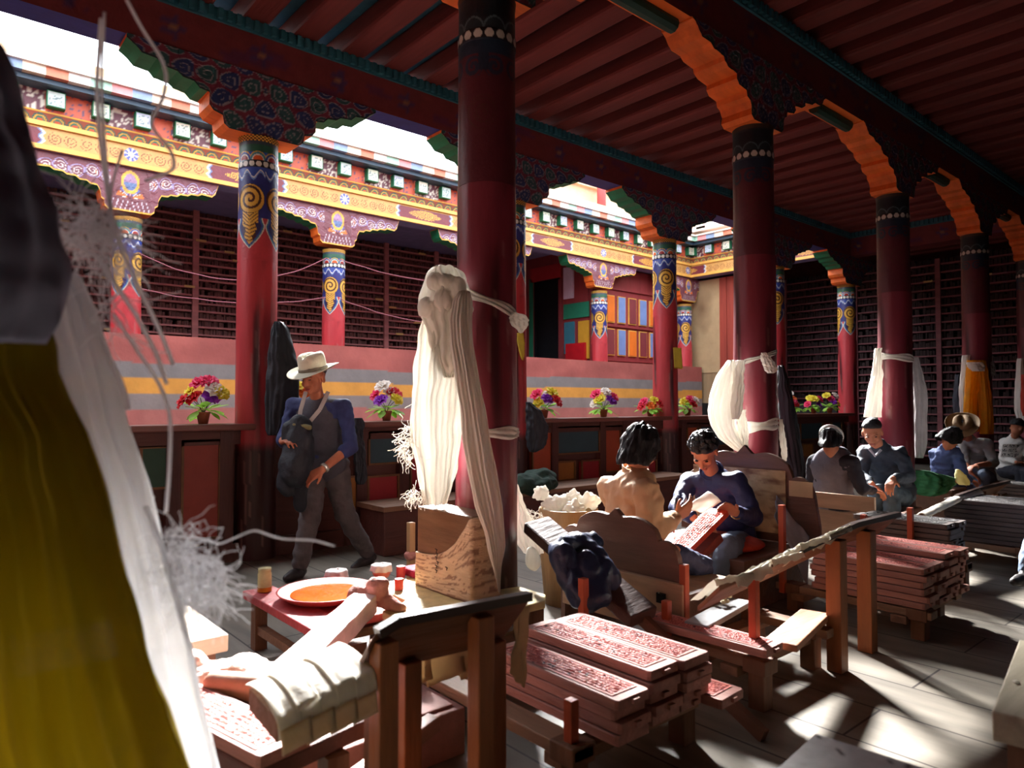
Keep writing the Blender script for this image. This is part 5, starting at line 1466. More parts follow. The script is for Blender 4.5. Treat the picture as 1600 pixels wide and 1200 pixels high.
# ================= people =================
skin=mat('skin',(190,124,94),0.55,0.12,12,0.1,spec=0.3)
skin2=mat('skin_tan',(170,104,76),0.55,0.12,12,0.1,spec=0.3)
hairm=mat('black_hair',(30,29,32),0.58,0.3,30,0.6,stretch=(1,1,0.15),bscale=60)
lipm=mat('lips',(150,70,66),0.5,0.05); eyew=mat('eye_white',(220,210,200),0.3,0.0,bump=0); eyed=mat('eye_dark',(24,18,16),0.3,0.0,bump=0)
def V(*a): return Vector(a)
def nrm(v): return v.normalized()
def head(mb,c,F,U):
    """head volume; c = centre, F = face direction, U = crown direction"""
    F=nrm(F); R=nrm(F.cross(U)); U=nrm(R.cross(F))
    M=Matrix((R,F,U)).transposed()
    P=lambda x,y,z: c+R*x+F*y+U*z
    mb.ell(P(0,-0.012,0.030),(0.075,0.092,0.088),24,16,M)
    mb.ell(P(0,0.022,-0.020),(0.063,0.072,0.090),24,16,M)
    mb.ell(P(0,0.040,-0.078),(0.040,0.042,0.034),16,10,M)
    mb.ell(P(0,0.072,0.022),(0.048,0.020,0.018),16,10,M)          # brow
    for s in (-1,1):
        mb.ell(P(0.036*s,0.062,-0.030),(0.024,0.024,0.024),14,8,M)   # cheek
        mb.ell(P(0.078*s,-0.004,-0.016),(0.010,0.020,0.031),14,10,M)   # ear
        mb.ell(P(0.017*s,0.092,-0.038),(0.011,0.010,0.009),10,6,M)
    mb.cap(P(0,0.088,0.006),P(0,0.108,-0.032),0.010,0.015,12)        # nose
    mb.ell(P(0,0.084,-0.062),(0.026,0.014,0.008),14,8,M)
    mb.ell(P(0,0.082,-0.074),(0.022,0.014,0.008),14,8,M)
    mb.ell(P(0,0.074,-0.096),(0.020,0.016,0.014),14,8,M)
    return P,M
def face_parts(P,M,root,closed=True):
    for s in (-1,1):
        e=MB(); e.ell(P(0.031*s,0.0845,0.0),(0.012,0.009,0.003 if closed else 0.007),12,8,M); ob=e.obj('eye',eyed,root,smooth=True)
        e=MB(); e.tube([P(0.014*s,0.096,0.018),P(0.032*s,0.094,0.024),P(0.050*s,0.078,0.019)],[0.0015,0.003,0.0012],6); e.obj('eyebrow',hairm,root)
    e=MB(); e.ell(P(0,0.094,-0.068),(0.023,0.008,0.0065),14,8,M); e.obj('lips',lipm,root,smooth=True)
def hair(P,root,front=0.9,side=1.6,back=2.1,r=1.0,seed=1,m=None,thick=0.0,tuft=0.012):
    q=MB()
    c0=P(0,0,0)
    def pos(u,v):
        a=2*PI*u; f=cos(a)           # a=0 front
        k=(1-f)/2
        lim=front+(side-front)*min(1,k*2) if k<0.5 else side+(back-side)*(k-0.5)*2
        th=lim*v
        rx,ry,rz=0.083*r,0.100*r,0.098*r
        x=rx*sin(th)*sin(a); y=ry*sin(th)*cos(a)-0.012; z=rz*cos(th)+0.028
        if th>1.75: 
            z=rz*cos(1.75)+0.028-(th-1.75)*0.13*r; k2=1.0+0.03*(th-1.75); x=rx*sin(1.75)*sin(a)*k2; y=ry*sin(1.75)*cos(a)*k2-0.012
        n=tuft*nz(x*38,y*38,z*14+seed)+0.5*tuft*nz(x*110,y*110,z*30+seed)
        d=Vector((x,y,z)); dn=d.normalized()*n
        taper=-0.010*max(0,(v-0.8)/0.2)
        return P(x+dn.x+dn.x*0,y+dn.y,z+dn.z+0)+ (P(dn.x,dn.y,dn.z)-c0)*0 + (c0-P(x,y,z)).normalized()*(-taper if False else 0.012*max(0,(v-0.9)/0.1))
    q.grid(72,36,pos,closed=True)
    o=q.obj('hair',m or hairm,root,smooth=True,solid=0.008)
    return o
def hand(mb,w,D,N,curl=0.6,spread=0.25,side=1,thumb=0.8):
    """w wrist, D direction of the fingers, N palm normal, side=+1 thumb on the D x N side"""
    D=nrm(D); S=nrm(D.cross(N))*side; N=nrm(S.cross(D))*side if side>0 else nrm(D.cross(S))
    L=0.082
    for i,(o_,l) in enumerate(((0.030,1.0),(0.010,1.04),(-0.010,1.0),(-0.029,0.92))):
        mb.cap(w+S*o_*0.55,w+D*L*l+S*o_,0.0155,0.0125,10)
    mb.ell(w+D*0.045,(0.034,0.034,0.016),12,8,Matrix((S,D,N)).transposed())
    for i,(o_,ln) in enumerate(((0.031,0.068),(0.011,0.076),(-0.010,0.071),(-0.029,0.056))):
        p=w+D*(L*(0.98 if i<3 else 0.90))+S*o_; d=nrm(D+S*(o_*spread*6)); c=curl*(0.8+0.12*i)
        for seg,(fr,rr) in enumerate(((0.45,0.0092),(0.32,0.0084),(0.25,0.0076))):
            c1=c*(0.7,0.9,0.6)[seg]
            d=nrm(d*cos(c1)+N*sin(c1)) if seg else nrm(d*cos(c1*0.6)+N*sin(c1*0.6))
            q_=p+d*ln*fr*1.25; mb.cap(p,q_,rr,rr*0.93,10); p=q_
    p=w+D*0.020+S*0.026; d=nrm(D*0.7+S*0.75+N*0.25)
    q_=p+d*0.042; mb.cap(p,q_,0.0125,0.0105,10); d=nrm(d+D*thumb+N*0.3); mb.cap(q_,q_+d*0.030,0.0102,0.0085,10)
def foot(mb,a,t,r=0.038):
    mb.cap(a+V(0,0,-0.03),a+(t-a)*0.55+V(0,0,-0.015),r,r*0.85,12); mb.cap(a+(t-a)*0.5+V(0,0,-0.01),t,r*0.85,r*0.62,12)
    mb.cap(a,a-(t-a)*0.25+V(0,0,-0.035),r*0.9,r*0.75,12)
def person(label,J,loc,F,U,shirt,trouser,shoe=None,vox=0.008,sk=None,hands=True,hair_kw=None,sleeve='full',closed=True,handinfo=None,torso_r=1.0,barefoot=False,legs=True,group=None,wr=0.010,extra=None,shirt_name='shirt',legr=1.0,arm_r=1.0):
    """J: joints neck, pelvis, shL, shR, elL, elR, wrL, wrR, hipL, hipR, knL, knR, anL, anR, toL, toR, head"""
    t=thing('person',label,'person',loc,group)
    sk=sk or skin
    b=MB()
    P,M=head(b,J['head'],F,U)
    ch=(J['shL']+J['shR'])/2
    b.cap(J['neck']-(J['neck']-J['pelvis']).normalized()*0.03,J['head']+(J['neck']-J['head'])*0.35,0.052,0.048,16)
    tor=J['pelvis']-J['neck']
    mid=J['neck']+tor*0.35
    ax=(J['shR']-J['shL']).normalized()
    front=ax.cross(tor.normalized()); 
    MT=Matrix((ax,nrm(tor.cross(ax)),nrm(tor))).transposed()
    b.ell(J['neck']+tor*0.32,(0.130,0.078,0.14),24,14,MT); b.ell(J['neck']+tor*0.65,(0.110,0.075,0.15),24,14,MT); b.ell(J['pelvis'],(0.125,0.088,0.10),24,14,MT)
    for s in 'LR':
        b.cap(ch.lerp(J['sh'+s],0.3)+tor*0.06,J['sh'+s].lerp(ch,0.12),0.042,0.040,14)
        b.cap(J['sh'+s].lerp(ch,0.08),J['el'+s],0.038,0.034,14); b.cap(J['el'+s],J['wr'+s],0.035 if sleeve=='full' else 0.038,0.026,14)
        if hands:
            D,N,cu,sd=handinfo[s]; hand(b,J['wr'+s],D,N,cu,side=sd)
        if legs:
            b.cap(J['hip'+s],J['kn'+s],0.078,0.052,16); b.cap(J['kn'+s],J['an'+s],0.050,0.034,14); foot(b,J['an'+s],J['to'+s])
    o=b.obj('body',sk,t); remesh(o,vox,2)
    face_parts(P,M,t,closed)
    # shirt
    g=MB(); rr=torso_r
    k=0.022
    g.ell(J['neck']+tor*0.27,(0.165*rr,0.115,0.17),28,16,MT); g.ell(J['neck']+tor*0.6,(0.155*rr,0.118,0.20),28,16,MT); g.ell(J['neck']+tor*0.92,(0.165*rr,0.130,0.13),28,16,MT)
    g.cap(J['neck']-tor.normalized()*0.012+(J['head']-J['neck']).normalized()*0.012,J['neck']+tor*0.2,0.061,0.10,18)
    g.cap(J['shL'].lerp(ch,0.25)+tor*0.03,J['shR'].lerp(ch,0.25)+tor*0.03,0.070,0.070,18)
    for s in 'LR':
        g.cap(ch.lerp(J['sh'+s],0.3)+tor*0.03,J['sh'+s],0.075,0.066,16)
        el,w_=J['el'+s],J['wr'+s]
        g.cap(J['sh'+s],el,0.062*arm_r,0.052*arm_r,18)
        if sleeve=='full': g.cap(el,el.lerp(w_,0.88),0.052*arm_r,0.040*arm_r,16)
        elif sleeve=='pushed': g.cap(el,el.lerp(w_,0.25),0.054,0.047,16)
    o=g.obj(shirt_name,shirt,t)
    def wrinkle(c,n):
        return wr*nz(c.x*9,c.y*9,c.z*16)+wr*0.7*nz(c.x*22,c.y*22,c.z*30)
    remesh(o,0.010,2,displace=wrinkle)
    if legs:
        g=MB()
        g.ell(J['pelvis'],(0.162,0.125,0.12),24,14,MT)
        for s in 'LR':
            g.cap(J['pelvis'].lerp(J['hip'+s],0.8),J['hip'+s],0.10*legr,0.10*legr,16)
            g.cap(J['hip'+s],J['kn'+s],0.098*legr,0.072*legr,18); g.cap(J['kn'+s],J['kn'+s].lerp(J['an'+s],0.9),0.070*legr,0.055*legr,16)
        o=g.obj('trousers',trouser,t); remesh(o,0.010,2,displace=wrinkle)
        if not barefoot:
            for s in 'LR':
                g=MB(); a,to=J['an'+s],J['to'+s]; foot(g,a,to+(to-a).normalized()*0.01,0.046); o=g.obj('shoe',shoe or mat('dark_shoe',(40,34,34),0.5),t); remesh(o,0.009,1)
    if hair_kw is not None: hair(P,t,**hair_kw)
    if extra: extra(t,P,M,J,MT,tor)
    return t,P,M,MT
def W(px,py,d): return atd(px,py,d)
FW=Vector((FWD[0],FWD[1],0)); RT_=Vector((RGT[0],RGT[1],0)); UP=V(0,0,1)
def dirv(f,r,u=0): return (FW*f+RT_*r+UP*u).normalized()

# ---- walking man with the felt hat ----
navys=mat('navy_sleeve',(44,52,96),0.8,0.2,10,0.2); vestm=mat('charcoal_vest',(70,68,76),0.85,0.25,8,0.25); trs=mat('grey_brown_trousers',(78,70,70),0.85,0.25,8,0.3)
J=dict(head=W(490,590,5.02),neck=W(497,628,5.14),pelvis=W(506,722,5.22),shL=W(538,636,5.10),shR=W(459,634,5.20),elL=W(549,697,5.02),wrL=W(505,733,4.84),elR=W(444,688,5.10),wrR=W(441,692,4.90),
 hipL=W(524,728,5.25),hipR=W(488,728,5.20),knL=W(540,800,5.20),anL=W(578,866,5.42),toL=W(556,884,5.30),knR=W(487,806,5.02),anR=W(470,886,4.98),toR=W(452,900,4.86))
J['wrR']=W(443,690,4.90)
hatm=mat('felt_hat',(206,200,178),0.85,0.12,12,0.2)
def walk_extra(t,P,M,J,MT,tor):
    g=MB()
    g.ell(J['neck']+tor*0.30,(0.172,0.128,0.19),28,16,MT); g.ell(J['neck']+tor*0.62,(0.170,0.135,0.22),28,16,MT); g.ell(J['neck']+tor*1.0,(0.182,0.145,0.16),28,16,MT)
    g.cap(J['shL'].lerp(J['shR'],0.14)+tor*0.02,J['shR'].lerp(J['shL'],0.14)+tor*0.02,0.066,0.066,16)
    o=g.obj('vest',vestm,t); remesh(o,0.010,2,displace=lambda c,n:0.009*nz(c.x*10,c.y*10,c.z*14))
    q=MB()
    for a,b,c in (((478,612,5.03),(470,640,5.0),(467,662,4.97)),((513,612,5.03),(500,640,4.98),(480,664,4.95))):
        pts=[W(*a),W(*b),W(*c)]
        for i in range(2): q.bar(pts[i],pts[i+1],0.028,0.006,up=tuple(-FW))
    q.obj('neck_strap',mat('pale_strap',(176,170,166),0.7,0.1),t)
    q=MB(); 
    q.cap(W(470,666,4.92),W(462,735,4.86),0.085,0.11,20); q.cap(W(455,668,4.9),W(450,760,4.92),0.05,0.07,18); q.cap(W(478,690,4.88),W(470,790,4.95),0.07,0.045,18)
    o=q.obj('carried_coat',blackc); remesh(o,0.011,2,displace=lambda c,n:0.016*nz(c.x*12,c.y*12,c.z*10)); tag(o,'dark coat carried over the arm of the walking man','coat')
    q=MB(); q.cap(W(462,664,4.86),W(484,668,4.86),0.022,0.018,12); q.obj('strap_clasp',mat('olive_clasp',(110,106,70),0.5),t)
    # watch
    w=J['wrL']; d=(w-J['elL']).normalized(); q=MB(); q.lathe(w-d*0.03,[(0.034,0),(0.037,0.004),(0.037,0.018),(0.034,0.022)],20,ax=tuple(d)); q.obj('wrist_watch',mat('steel_watch',(190,190,180),0.25,0.1,metal=0.6),t,smooth=True)
    # felt hat
    def pos(u,v):
        a=2*PI*u
        if v<0.45:
            k=v/0.45; r=0.092*(1-(1-k)**2.5*1.0)**0.5 if k>0 else 0.001; z=0.112+0.10*(1-k**3)
            x=r*sin(a)*1.0; y=r*cos(a)*1.12
            z-=0.034*math.exp(-(x/0.022)**2)*(1-k)*1.2+0.016*math.exp(-((abs(x)-0.055)/0.03)**2)*max(0,cos(a))*(k)
            return P(x,y-0.012,z-0.035)
        if v<0.6:
            k=(v-0.45)/0.15; return P(sin(a)*(0.092+0.004*k),cos(a)*(0.103+0.004*k)-0.012,0.077-0.025*k)
        k=(v-0.6)/0.4; r=0.096+0.082*k; z=0.052-0.008*k+0.030*k*k*(sin(a)**2)*1.0-0.014*k*cos(a)
        return P(r*sin(a),r*1.10*cos(a)-0.012,z+0.003*nz(a,k*3))
    q=MB(); q.grid(72,50,pos,closed=True); fh=q.obj('felt_hat',hatm,t,smooth=True,solid=0.004)
    q=MB()
    def hb(u,v): a=2*PI*u; return P(sin(a)*0.098,cos(a)*0.109-0.012,0.055+0.020*v)
    q.grid(48,3,hb,closed=True); hb_=q.obj('hat_band',mat('hat_band',(120,110,94),0.7),t,smooth=True,solid=0.003); hb_.parent=fh; hb_.matrix_parent_inverse=Matrix.Identity(4)
t,P,M,MT=person('elderly man in a pale felt hat and dark vest walking along the balustrade',J,W(500,890,5.1),dirv(-0.88,-0.36,-0.26),dirv(-0.22,-0.14,0.95),navys,trs,sk=skin2,vox=0.006,
 sleeve='pushed',arm_r=0.93,legr=1.08,handinfo={'L':(dirv(-0.1,-0.8,-0.5),dirv(0.6,0.1,-0.5),0.7,1),'R':(dirv(-0.5,0.5,0.1),dirv(0.2,0.1,-1),0.8,1)},hair_kw=dict(front=0.3,side=1.45,back=1.9,seed=3,m=mat('grey_hair',(70,66,66),0.5,0.3,30,0.5)),extra=walk_extra)

# ---- worker in the tan jacket, seen from behind ----
tan=mat('tan_jacket',(206,166,128),0.75,0.12,7,0.35,stretch=(1,1,0.4)); jeans=mat('dark_jeans',(50,60,92),0.8,0.2,10,0.3)
J=dict(head=W(1000,702,3.86),neck=W(990,744,3.90),pelvis=W(978,852,3.92),shL=W(952,762,4.02),shR=W(1010,768,3.70),elL=W(975,815,4.20),elR=W(1018,832,3.66),wrL=W(1022,812,4.28),wrR=W(1054,808,3.86),
 hipL=W(990,872,4.0),hipR=W(1003,876,3.80),knL=W(1064,858,4.32),knR=W(1095,884,3.84),anL=W(1058,915,4.35),anR=W(1052,860,3.66),toL=W(1085,930,4.4),toR=W(1030,846,3.58))
glove=mat('pale_glove',(206,192,168),0.8,0.15,14,0.3); glove2=mat('blue_grey_glove',(86,100,130),0.8,0.15,14,0.3)
def p1x(t,P,M,J,MT,tor):
    g=MB(); d=nrm(J['wrR']-J['elR']); g.cap(J['elR'].lerp(J['wrR'],0.35),J['wrR']-d*0.01,0.046,0.040,16); o=g.obj('glove_cuff',glove,t); remesh(o,0.007,2,displace=lambda c,n:0.004*nz(c.x*30,c.y*30,c.z*30))
    g=MB(); hand(g,J['wrR'],d*0.7+dirv(0.2,0.5,0.5),dirv(0.8,-0.3,0.2),0.8,side=1)
    for i,v in enumerate(g.v): g.v[i]=J['wrR']+(v-J['wrR'])*1.08
    o=g.obj('gloved_hand',glove2,t); remesh(o,0.005,1)
    # collar and shoulder yoke
    def pos(u,v):
        a=2*PI*u; n_=J['neck']-nrm(tor)*0.012*1; ax=nrm(J['head']-J['neck']); s=nrm(ax.cross(FW)); f=s.cross(ax)
        r=0.066+0.008*v; return n_+ax*(0.005+0.035*v)+(s*cos(a)+f*sin(a)*1.05)*r
    q=MB(); q.grid(40,5,pos,closed=True); q.obj('collar',tan,t,smooth=True,solid=0.006)
person('worker in a tan jacket with long black hair, back turned, sitting in the carved seat',J,W(985,930,3.9),dirv(0.72,0.62,-0.45),dirv(0.30,0.25,0.92),tan,jeans,vox=0.006,
 handinfo={'L':(dirv(0.3,0.9,-0.1),dirv(0.1,0,-1),1.0,1),'R':(dirv(0.2,0.8,0.5),dirv(0.6,-0.3,0.2),0.7,1)},hair_kw=dict(front=1.3,side=2.5,back=2.75,seed=5,r=1.14,tuft=0.018),extra=p1x,wr=0.013,torso_r=1.16,arm_r=1.22,barefoot=True,shirt_name='jacket',legr=0.9)

# ---- man in the navy shirt ----
navyshirt=mat('navy_shirt',(38,48,92),0.6,0.2,9,0.25); jeans2=mat('washed_jeans',(96,112,134),0.8,0.35,5,0.3)
J=dict(head=W(1099,704,4.56),neck=W(1112,738,4.72),pelvis=W(1142,842,4.86),shL=W(1150,752,4.58),shR=W(1076,750,4.84),elL=W(1176,808,4.46),elR=W(1057,792,4.66),wrL=W(1147,800,4.22),wrR=W(1082,808,4.42),
 hipL=W(1158,850,4.80),hipR=W(1122,850,4.92),knL=W(1136,850,4.30),knR=W(1086,848,4.52),anL=W(1110,925,4.18),anR=W(1078,908,4.45),toL=W(1096,940,4.0),toR=W(1062,925,4.3))
def p2x(t,P,M,J,MT,tor):
    d=nrm(J['wrL']-J['elL']); q=MB(); q.lathe(J['wrL']-d*0.035,[(0.036,0),(0.039,0.004),(0.039,0.016),(0.036,0.02)],20,ax=tuple(d)); q.obj('wrist_watch',mat('gold_watch',(200,170,90),0.25,0.1,metal=0.7),t,smooth=True)
    q=MB()
    def pos(u,v):
        a=2*PI*u; ax=nrm(J['head']-J['neck']); s=nrm(ax.cross(FW)); f=s.cross(ax); r=0.066+0.012*v
        return J['neck']+ax*(0.0+0.028*v)+(s*cos(a)+f*sin(a)*1.05)*r
    q.grid(40,4,pos,closed=True); q.obj('collar',navyshirt,t,smooth=True,solid=0.006)
person('man in a navy shirt and washed jeans bending over a white sheet',J,W(1120,920,4.5),dirv(-0.72,-0.42,-0.95),dirv(-0.75,-0.40,0.62),navyshirt,jeans2,vox=0.006,
 handinfo={'L':(dirv(-0.35,-0.75,0.45),dirv(-0.3,0.2,-0.6),0.7,1),'R':(dirv(-0.4,0.5,-0.3),dirv(0.2,0.2,-0.9),0.5,1)},hair_kw=dict(front=1.12,side=1.62,back=2.2,seed=8,r=1.07,tuft=0.02),extra=p2x,wr=0.010,torso_r=1.12,arm_r=1.1)
q=MB()
c=[W(1062,797,4.26),W(1096,801,4.18),W(1126,783,4.14),W(1105,767,4.24)]
def pos(u,v):
    a=c[0].lerp(c[1],u); b=c[3].lerp(c[2],u); p=a.lerp(b,v); return p+V(0,0,0.010*sin(u*PI)+0.006*nz(u*3,v*3))
q.grid(14,14,pos); tag(q.obj('paper_sheet',paperm,None,smooth=True,solid=0.0012),'white sheet held up by the man in the navy shirt','paper sheet')
# red block sloping on the lap between the two
a=W(1106,818,4.16); b=W(1044,878,3.98)
d=(a-b).normalized(); o=place_block(0,0,0,0,'wet red printing block sloping between the tan jacket worker and the navy shirt man',None,k=1)
yv=d; xv=nrm(yv.cross(UP)); zv=xv.cross(yv); o.rotation_euler=Matrix((xv,yv,zv)).transposed().to_euler(); o.location=(a+b)/2
o.material_slots[0].link='OBJECT'; o.material_slots[0].material=mat('wet_red_ink',(206,72,50),0.3,0.2,10,0.1)
q=MB(); q.bar(b+V(0,0,-0.06)+xv*0.02,a+V(0,0,-0.06)+xv*0.02,0.16,0.05); q.bar(b+V(0,0,-0.10),V(b.x,b.y,0.0)+V(0.02,0.02,0),0.05,0.05)
tag(q.obj('lap_board',wood('red_lap_board',(120,50,40),0.5,0.3,'Y',5,0.2),bevel=0.004),'dark red sloping rest under the wet red block','board')

# ---- grey vest worker from behind ----
grey=mat('grey_knit_vest',(104,100,112),0.9,0.15,12,0.3); darks=mat('dark_sleeve',(40,38,48),0.85,0.2)
J=dict(head=W(1297,690,5.78),neck=W(1299,706,5.86),pelvis=W(1299,782,5.98),shL=W(1272,722,5.98),shR=W(1328,722,5.72),elL=W(1266,760,6.10),elR=W(1345,762,5.70),wrL=W(1290,770,6.30),wrR=W(1362,766,5.88),
 hipL=W(1290,790,6.05),hipR=W(1308,790,5.9),knL=W(1325,790,6.4),knR=W(1350,790,6.15),anL=W(1325,840,6.4),anR=W(1350,845,6.15),toL=W(1345,845,6.5),toR=W(1372,850,6.2))
def p3x(t,P,M,J,MT,tor):
    g=MB(); g.ell(J['neck']+tor*0.30,(0.185,0.130,0.19),28,16,MT); g.ell(J['neck']+tor*0.65,(0.175,0.130,0.22),28,16,MT); g.ell(J['neck']+tor*0.95,(0.175,0.135,0.14),28,16,MT)
    g.cap(J['shL'].lerp(J['shR'],0.06)+tor*0.02,J['shR'].lerp(J['shL'],0.06)+tor*0.02,0.070,0.070,16)
    o=g.obj('vest',grey,t); remesh(o,0.010,2,displace=lambda c,n:0.012*nz(c.x*9,c.y*9,c.z*4)+0.005*nz(c.x*26,c.y*26,c.z*10))
    def pos(u,v): a=2*PI*u; return P(sin(a)*0.092,cos(a)*0.108-0.012,0.040+0.026*v-0.02*cos(a))
    q=MB(); q.grid(48,4,pos,closed=True); q.obj('headband',mat('white_band',(222,220,214),0.7,0.1,10,0.1,trans=0.1),t,smooth=True,solid=0.004)
person('worker in a grey knitted vest with a white headband, back turned',J,W(1299,850,5.95),dirv(0.65,0.45,-0.60),dirv(0.55,0.40,0.72),darks,darks,vox=0.009,
 handinfo={'L':(dirv(0.2,0.9,0),dirv(0,0,-1),0.8,1),'R':(dirv(0.3,0.8,-0.2),dirv(0,0,-1),0.8,1)},hair_kw=dict(front=1.0,side=2.2,back=2.9,seed=9),extra=p3x)
# ---- man with short hair and dark jacket ----
dj=mat('dark_green_grey_jacket',(56,66,78),0.75,0.2,8,0.3); jt=mat('blue_grey_trousers',(78,96,108),0.8,0.25,6,0.3)
J=dict(head=W(1362,675,6.22),neck=W(1372,698,6.32),pelvis=W(1398,768,6.46),shL=W(1404,708,6.22),shR=W(1350,705,6.42),elL=W(1420,745,6.08),elR=W(1345,742,6.28),wrL=W(1392,748,5.90),wrR=W(1360,756,6.05),
 hipL=W(1406,775,6.42),hipR=W(1386,775,6.5),knL=W(1394,772,5.98),knR=W(1368,768,6.10),anL=W(1384,832,5.9),anR=W(1360,828,6.05),toL=W(1372,842,5.8),toR=W(1350,838,5.95))
def p4x(t,P,M,J,MT,tor):
    q=MB()
    pts=[W(1356,700,6.12),W(1366,712,6.10),W(1375,703,6.12)]
    q.tube([pts[0],pts[1],pts[2]],0.012,8); q.obj('pale_collar',mat('pale_collar',(170,170,180),0.8),t)
person('man with short hair in an open dark jacket crouching forward',J,W(1385,850,6.2),dirv(-0.80,-0.45,-0.50),dirv(-0.42,-0.28,0.86),dj,jt,vox=0.008,sk=skin,
 handinfo={'L':(dirv(-0.5,-0.5,-0.5),dirv(0.2,0.2,-0.8),0.8,1),'R':(dirv(-0.4,0.5,-0.5),dirv(0,0,-1),0.7,1)},hair_kw=dict(front=1.0,side=1.4,back=1.9,seed=12,tuft=0.005,r=0.97,m=mat('short_hair',(46,44,46),0.6,0.3,40,0.4)),extra=p4x,shirt_name='jacket',wr=0.014,torso_r=1.1)
# ---- worker bent over in blue ----
blue=mat('blue_shirt',(66,86,134),0.8,0.15,8,0.3,stretch=(1,1,0.4))
J=dict(head=W(1484,686,7.62),neck=W(1479,697,7.72),pelvis=W(1468,757,8.0),shL=W(1460,708,7.9),shR=W(1494,712,7.65),elL=W(1462,740,7.95),elR=W(1503,742,7.6),wrL=W(1490,752,7.8),wrR=W(1512,750,7.7),
 hipL=W(1462,764,8.0),hipR=W(1476,766,7.88),knL=W(1498,758,8.2),knR=W(1508,764,7.9),anL=W(1500,795,8.2),anR=W(1508,802,7.9),toL=W(1515,800,8.3),toR=W(1524,806,7.95))
person('worker in a blue shirt bent far forward, black hair hiding the face',J,W(1475,800,7.9),dirv(0.30,0.45,-0.85),dirv(0.15,0.75,0.60),blue,jeans,vox=0.011,
 handinfo={'L':(dirv(0.2,0.9,0),dirv(0,0,-1),0.8,1),'R':(dirv(0.3,0.8,-0.2),dirv(0,0,-1),0.8,1)},hair_kw=dict(front=1.25,side=2.5,back=2.9,seed=15,r=1.12,tuft=0.014),wr=0.016)
# ---- man with the brown hat ----
gs=mat('grey_shirt',(136,136,132),0.85,0.12,8,0.25)
J=dict(head=W(1503,671,8.42),neck=W(1513,686,8.55),pelvis=W(1530,742,8.75),shL=W(1541,693,8.42),shR=W(1502,690,8.6),elL=W(1551,723,8.35),elR=W(1506,722,8.45),wrL=W(1524,727,8.12),wrR=W(1514,738,8.2),
 hipL=W(1540,748,8.7),hipR=W(1524,748,8.8),knL=W(1535,742,8.2),knR=W(1518,742,8.3),anL=W(1530,785,8.15),anR=W(1512,783,8.25),toL=W(1520,792,8.0),toR=W(1500,790,8.1))
for k_ in J: J[k_]=Vector((0,0,CAMH))+(J[k_]-Vector((0,0,CAMH)))*0.982
brh=mat('brown_hat',(110,84,50),0.85,0.25,10,0.15)
def p6x(t,P,M,J,MT,tor):
    def pos(u,v):
        a=2*PI*u
        if v<0.5:
            k=v/0.5; r=0.098*(1-(1-k)**2.5)**0.5 if k>0 else 0.001
            x=r*sin(a); y=r*cos(a)*1.12; z=0.075+0.075*(1-k**3)-0.03*math.exp(-(x/0.025)**2)*(1-k)
            return P(x,y-0.012,z)
        k=(v-0.5)/0.5; r=0.100+0.075*k; return P(r*sin(a),r*1.1*cos(a)-0.012,0.075-0.01*k+0.045*k*k*(sin(a)**2)-0.02*k*cos(a))
    q=MB(); q.grid(60,30,pos,closed=True); q.obj('brimmed_hat',brh,t,smooth=True,solid=0.005)
person('man in a brown brimmed hat and grey shirt sitting below the orange scarf',J,W(1525,790,8.5),dirv(-0.72,-0.45,-0.75),dirv(-0.60,-0.38,0.68),gs,jeans2,vox=0.011,sleeve='pushed',sk=skin2,
 handinfo={'L':(dirv(-0.3,-0.7,-0.1),dirv(0,0,-1),0.7,1),'R':(dirv(-0.3,0.4,-0.4),dirv(0,0,-1),0.7,1)},hair_kw=dict(front=0.3,side=1.4,back=1.9,seed=18),extra=p6x)
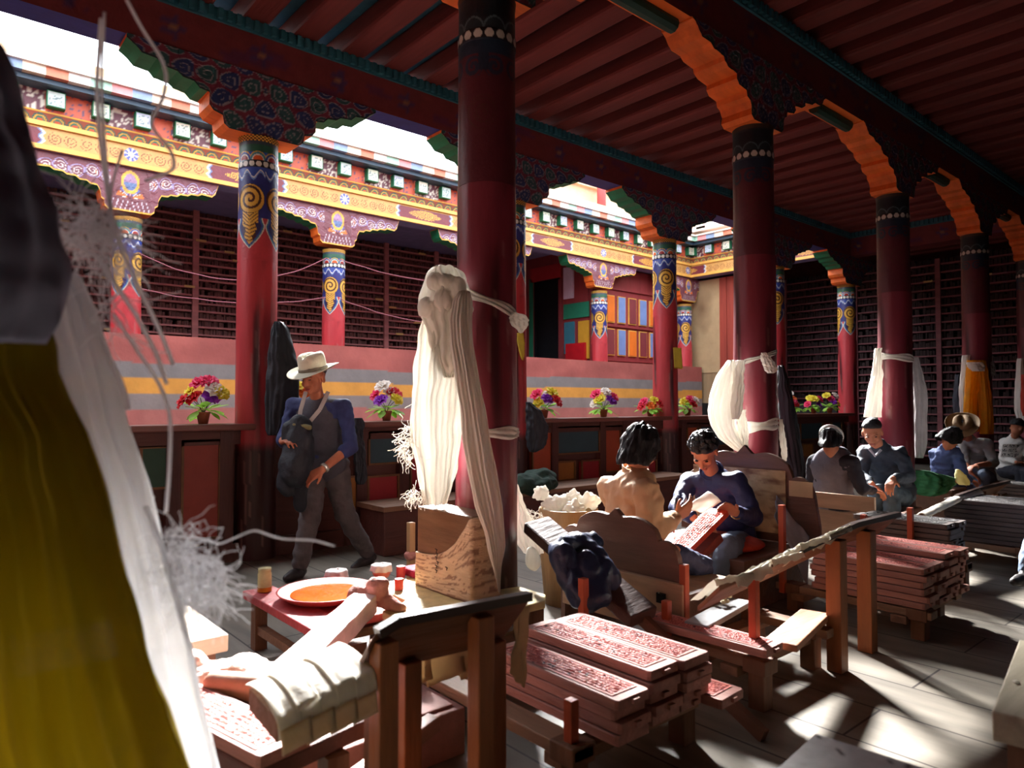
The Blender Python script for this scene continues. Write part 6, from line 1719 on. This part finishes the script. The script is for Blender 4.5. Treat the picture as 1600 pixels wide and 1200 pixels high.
# ---- farthest pair of workers ----
pr=mat('printed_white_shirt',attr=True,rough=0.85,var=0.05,scale=9,bump=0.1)
J=dict(head=W(1588,668,9.75),neck=W(1583,684,9.9),pelvis=W(1574,732,10.1),shL=W(1568,690,10.05),shR=W(1598,692,9.85),elL=W(1566,714,10.1),elR=W(1606,716,9.8),wrL=W(1586,722,9.8),wrR=W(1603,724,9.7),
 hipL=W(1568,736,10.1),hipR=W(1580,738,10.05),knL=W(1592,736,9.8),knR=W(1602,738,9.7),anL=W(1592,772,9.8),anR=W(1602,774,9.7),toL=W(1604,776,9.7),toR=W(1612,778,9.6))
def p7x(t,P,M,J,MT,tor):
    def col(u,v):
        a=((u*5.0)%1.0); b=((v*3.0)%1.0)
        if 0.12<b<0.82 and 0.1<a<0.9:
            return (30,30,34) if nz(u*26,v*16,2)>0.05 else (226,226,222)
        return (226,226,222)
    def pos(u,v):
        s=(u-0.5)*2.3; th=s; c=J['neck']+tor*(0.18+0.42*v); ax=nrm(RT_); 
        return c+ax*(0.185*sin(th)-0.02)-FW*(0.138*cos(th))
    q=MB(); q.grid(80,50,pos,col); q.obj('printed_back',pr,t,smooth=True,solid=0.003)
person('worker in a white shirt with black printed marks at the right edge',J,W(1576,780,10.0),dirv(0.2,0.6,-0.6),dirv(0.1,0.5,0.8),mat('white_shirt',(216,216,212),0.85,0.1),mat('dark_trousers',(44,46,56),0.85),vox=0.012,
 handinfo={'L':(dirv(0.2,0.9,0),dirv(0,0,-1),0.8,1),'R':(dirv(0.3,0.8,-0.2),dirv(0,0,-1),0.8,1)},hair_kw=dict(front=1.0,side=1.6,back=2.1,seed=21),extra=p7x)
# ---- person cut by the right edge ----
J=dict(head=W(1700,640,4.9),neck=W(1695,675,4.9),pelvis=W(1690,790,4.95),shL=W(1665,690,4.95),shR=W(1735,690,4.85),elL=W(1650,745,4.9),elR=W(1745,745,4.8),wrL=W(1630,778,4.75),wrR=W(1700,790,4.6),
 hipL=W(1670,800,4.95),hipR=W(1700,805,4.85),knL=W(1622,815,4.72),knR=W(1650,812,4.55),anL=W(1597,895,4.62),anR=W(1640,905,4.5),toL=W(1580,906,4.55),toR=W(1618,915,4.4))
person('person in pale blue jeans sitting mostly outside the right edge, only a shin visible',J,W(1690,900,4.8),dirv(-0.5,-0.85,-0.3),dirv(-0.1,-0.1,1),mat('purple_dark_jacket',(50,44,70),0.8),mat('pale_jeans',(120,140,166),0.8,0.2,6,0.3),vox=0.012,
 handinfo={'L':(dirv(-0.2,-0.9,-0.2),dirv(0,0,-1),0.6,1),'R':(dirv(-0.3,-0.8,-0.2),dirv(0,0,-1),0.6,1)},hair_kw=dict(front=1.0,side=1.6,back=2.1,seed=23))
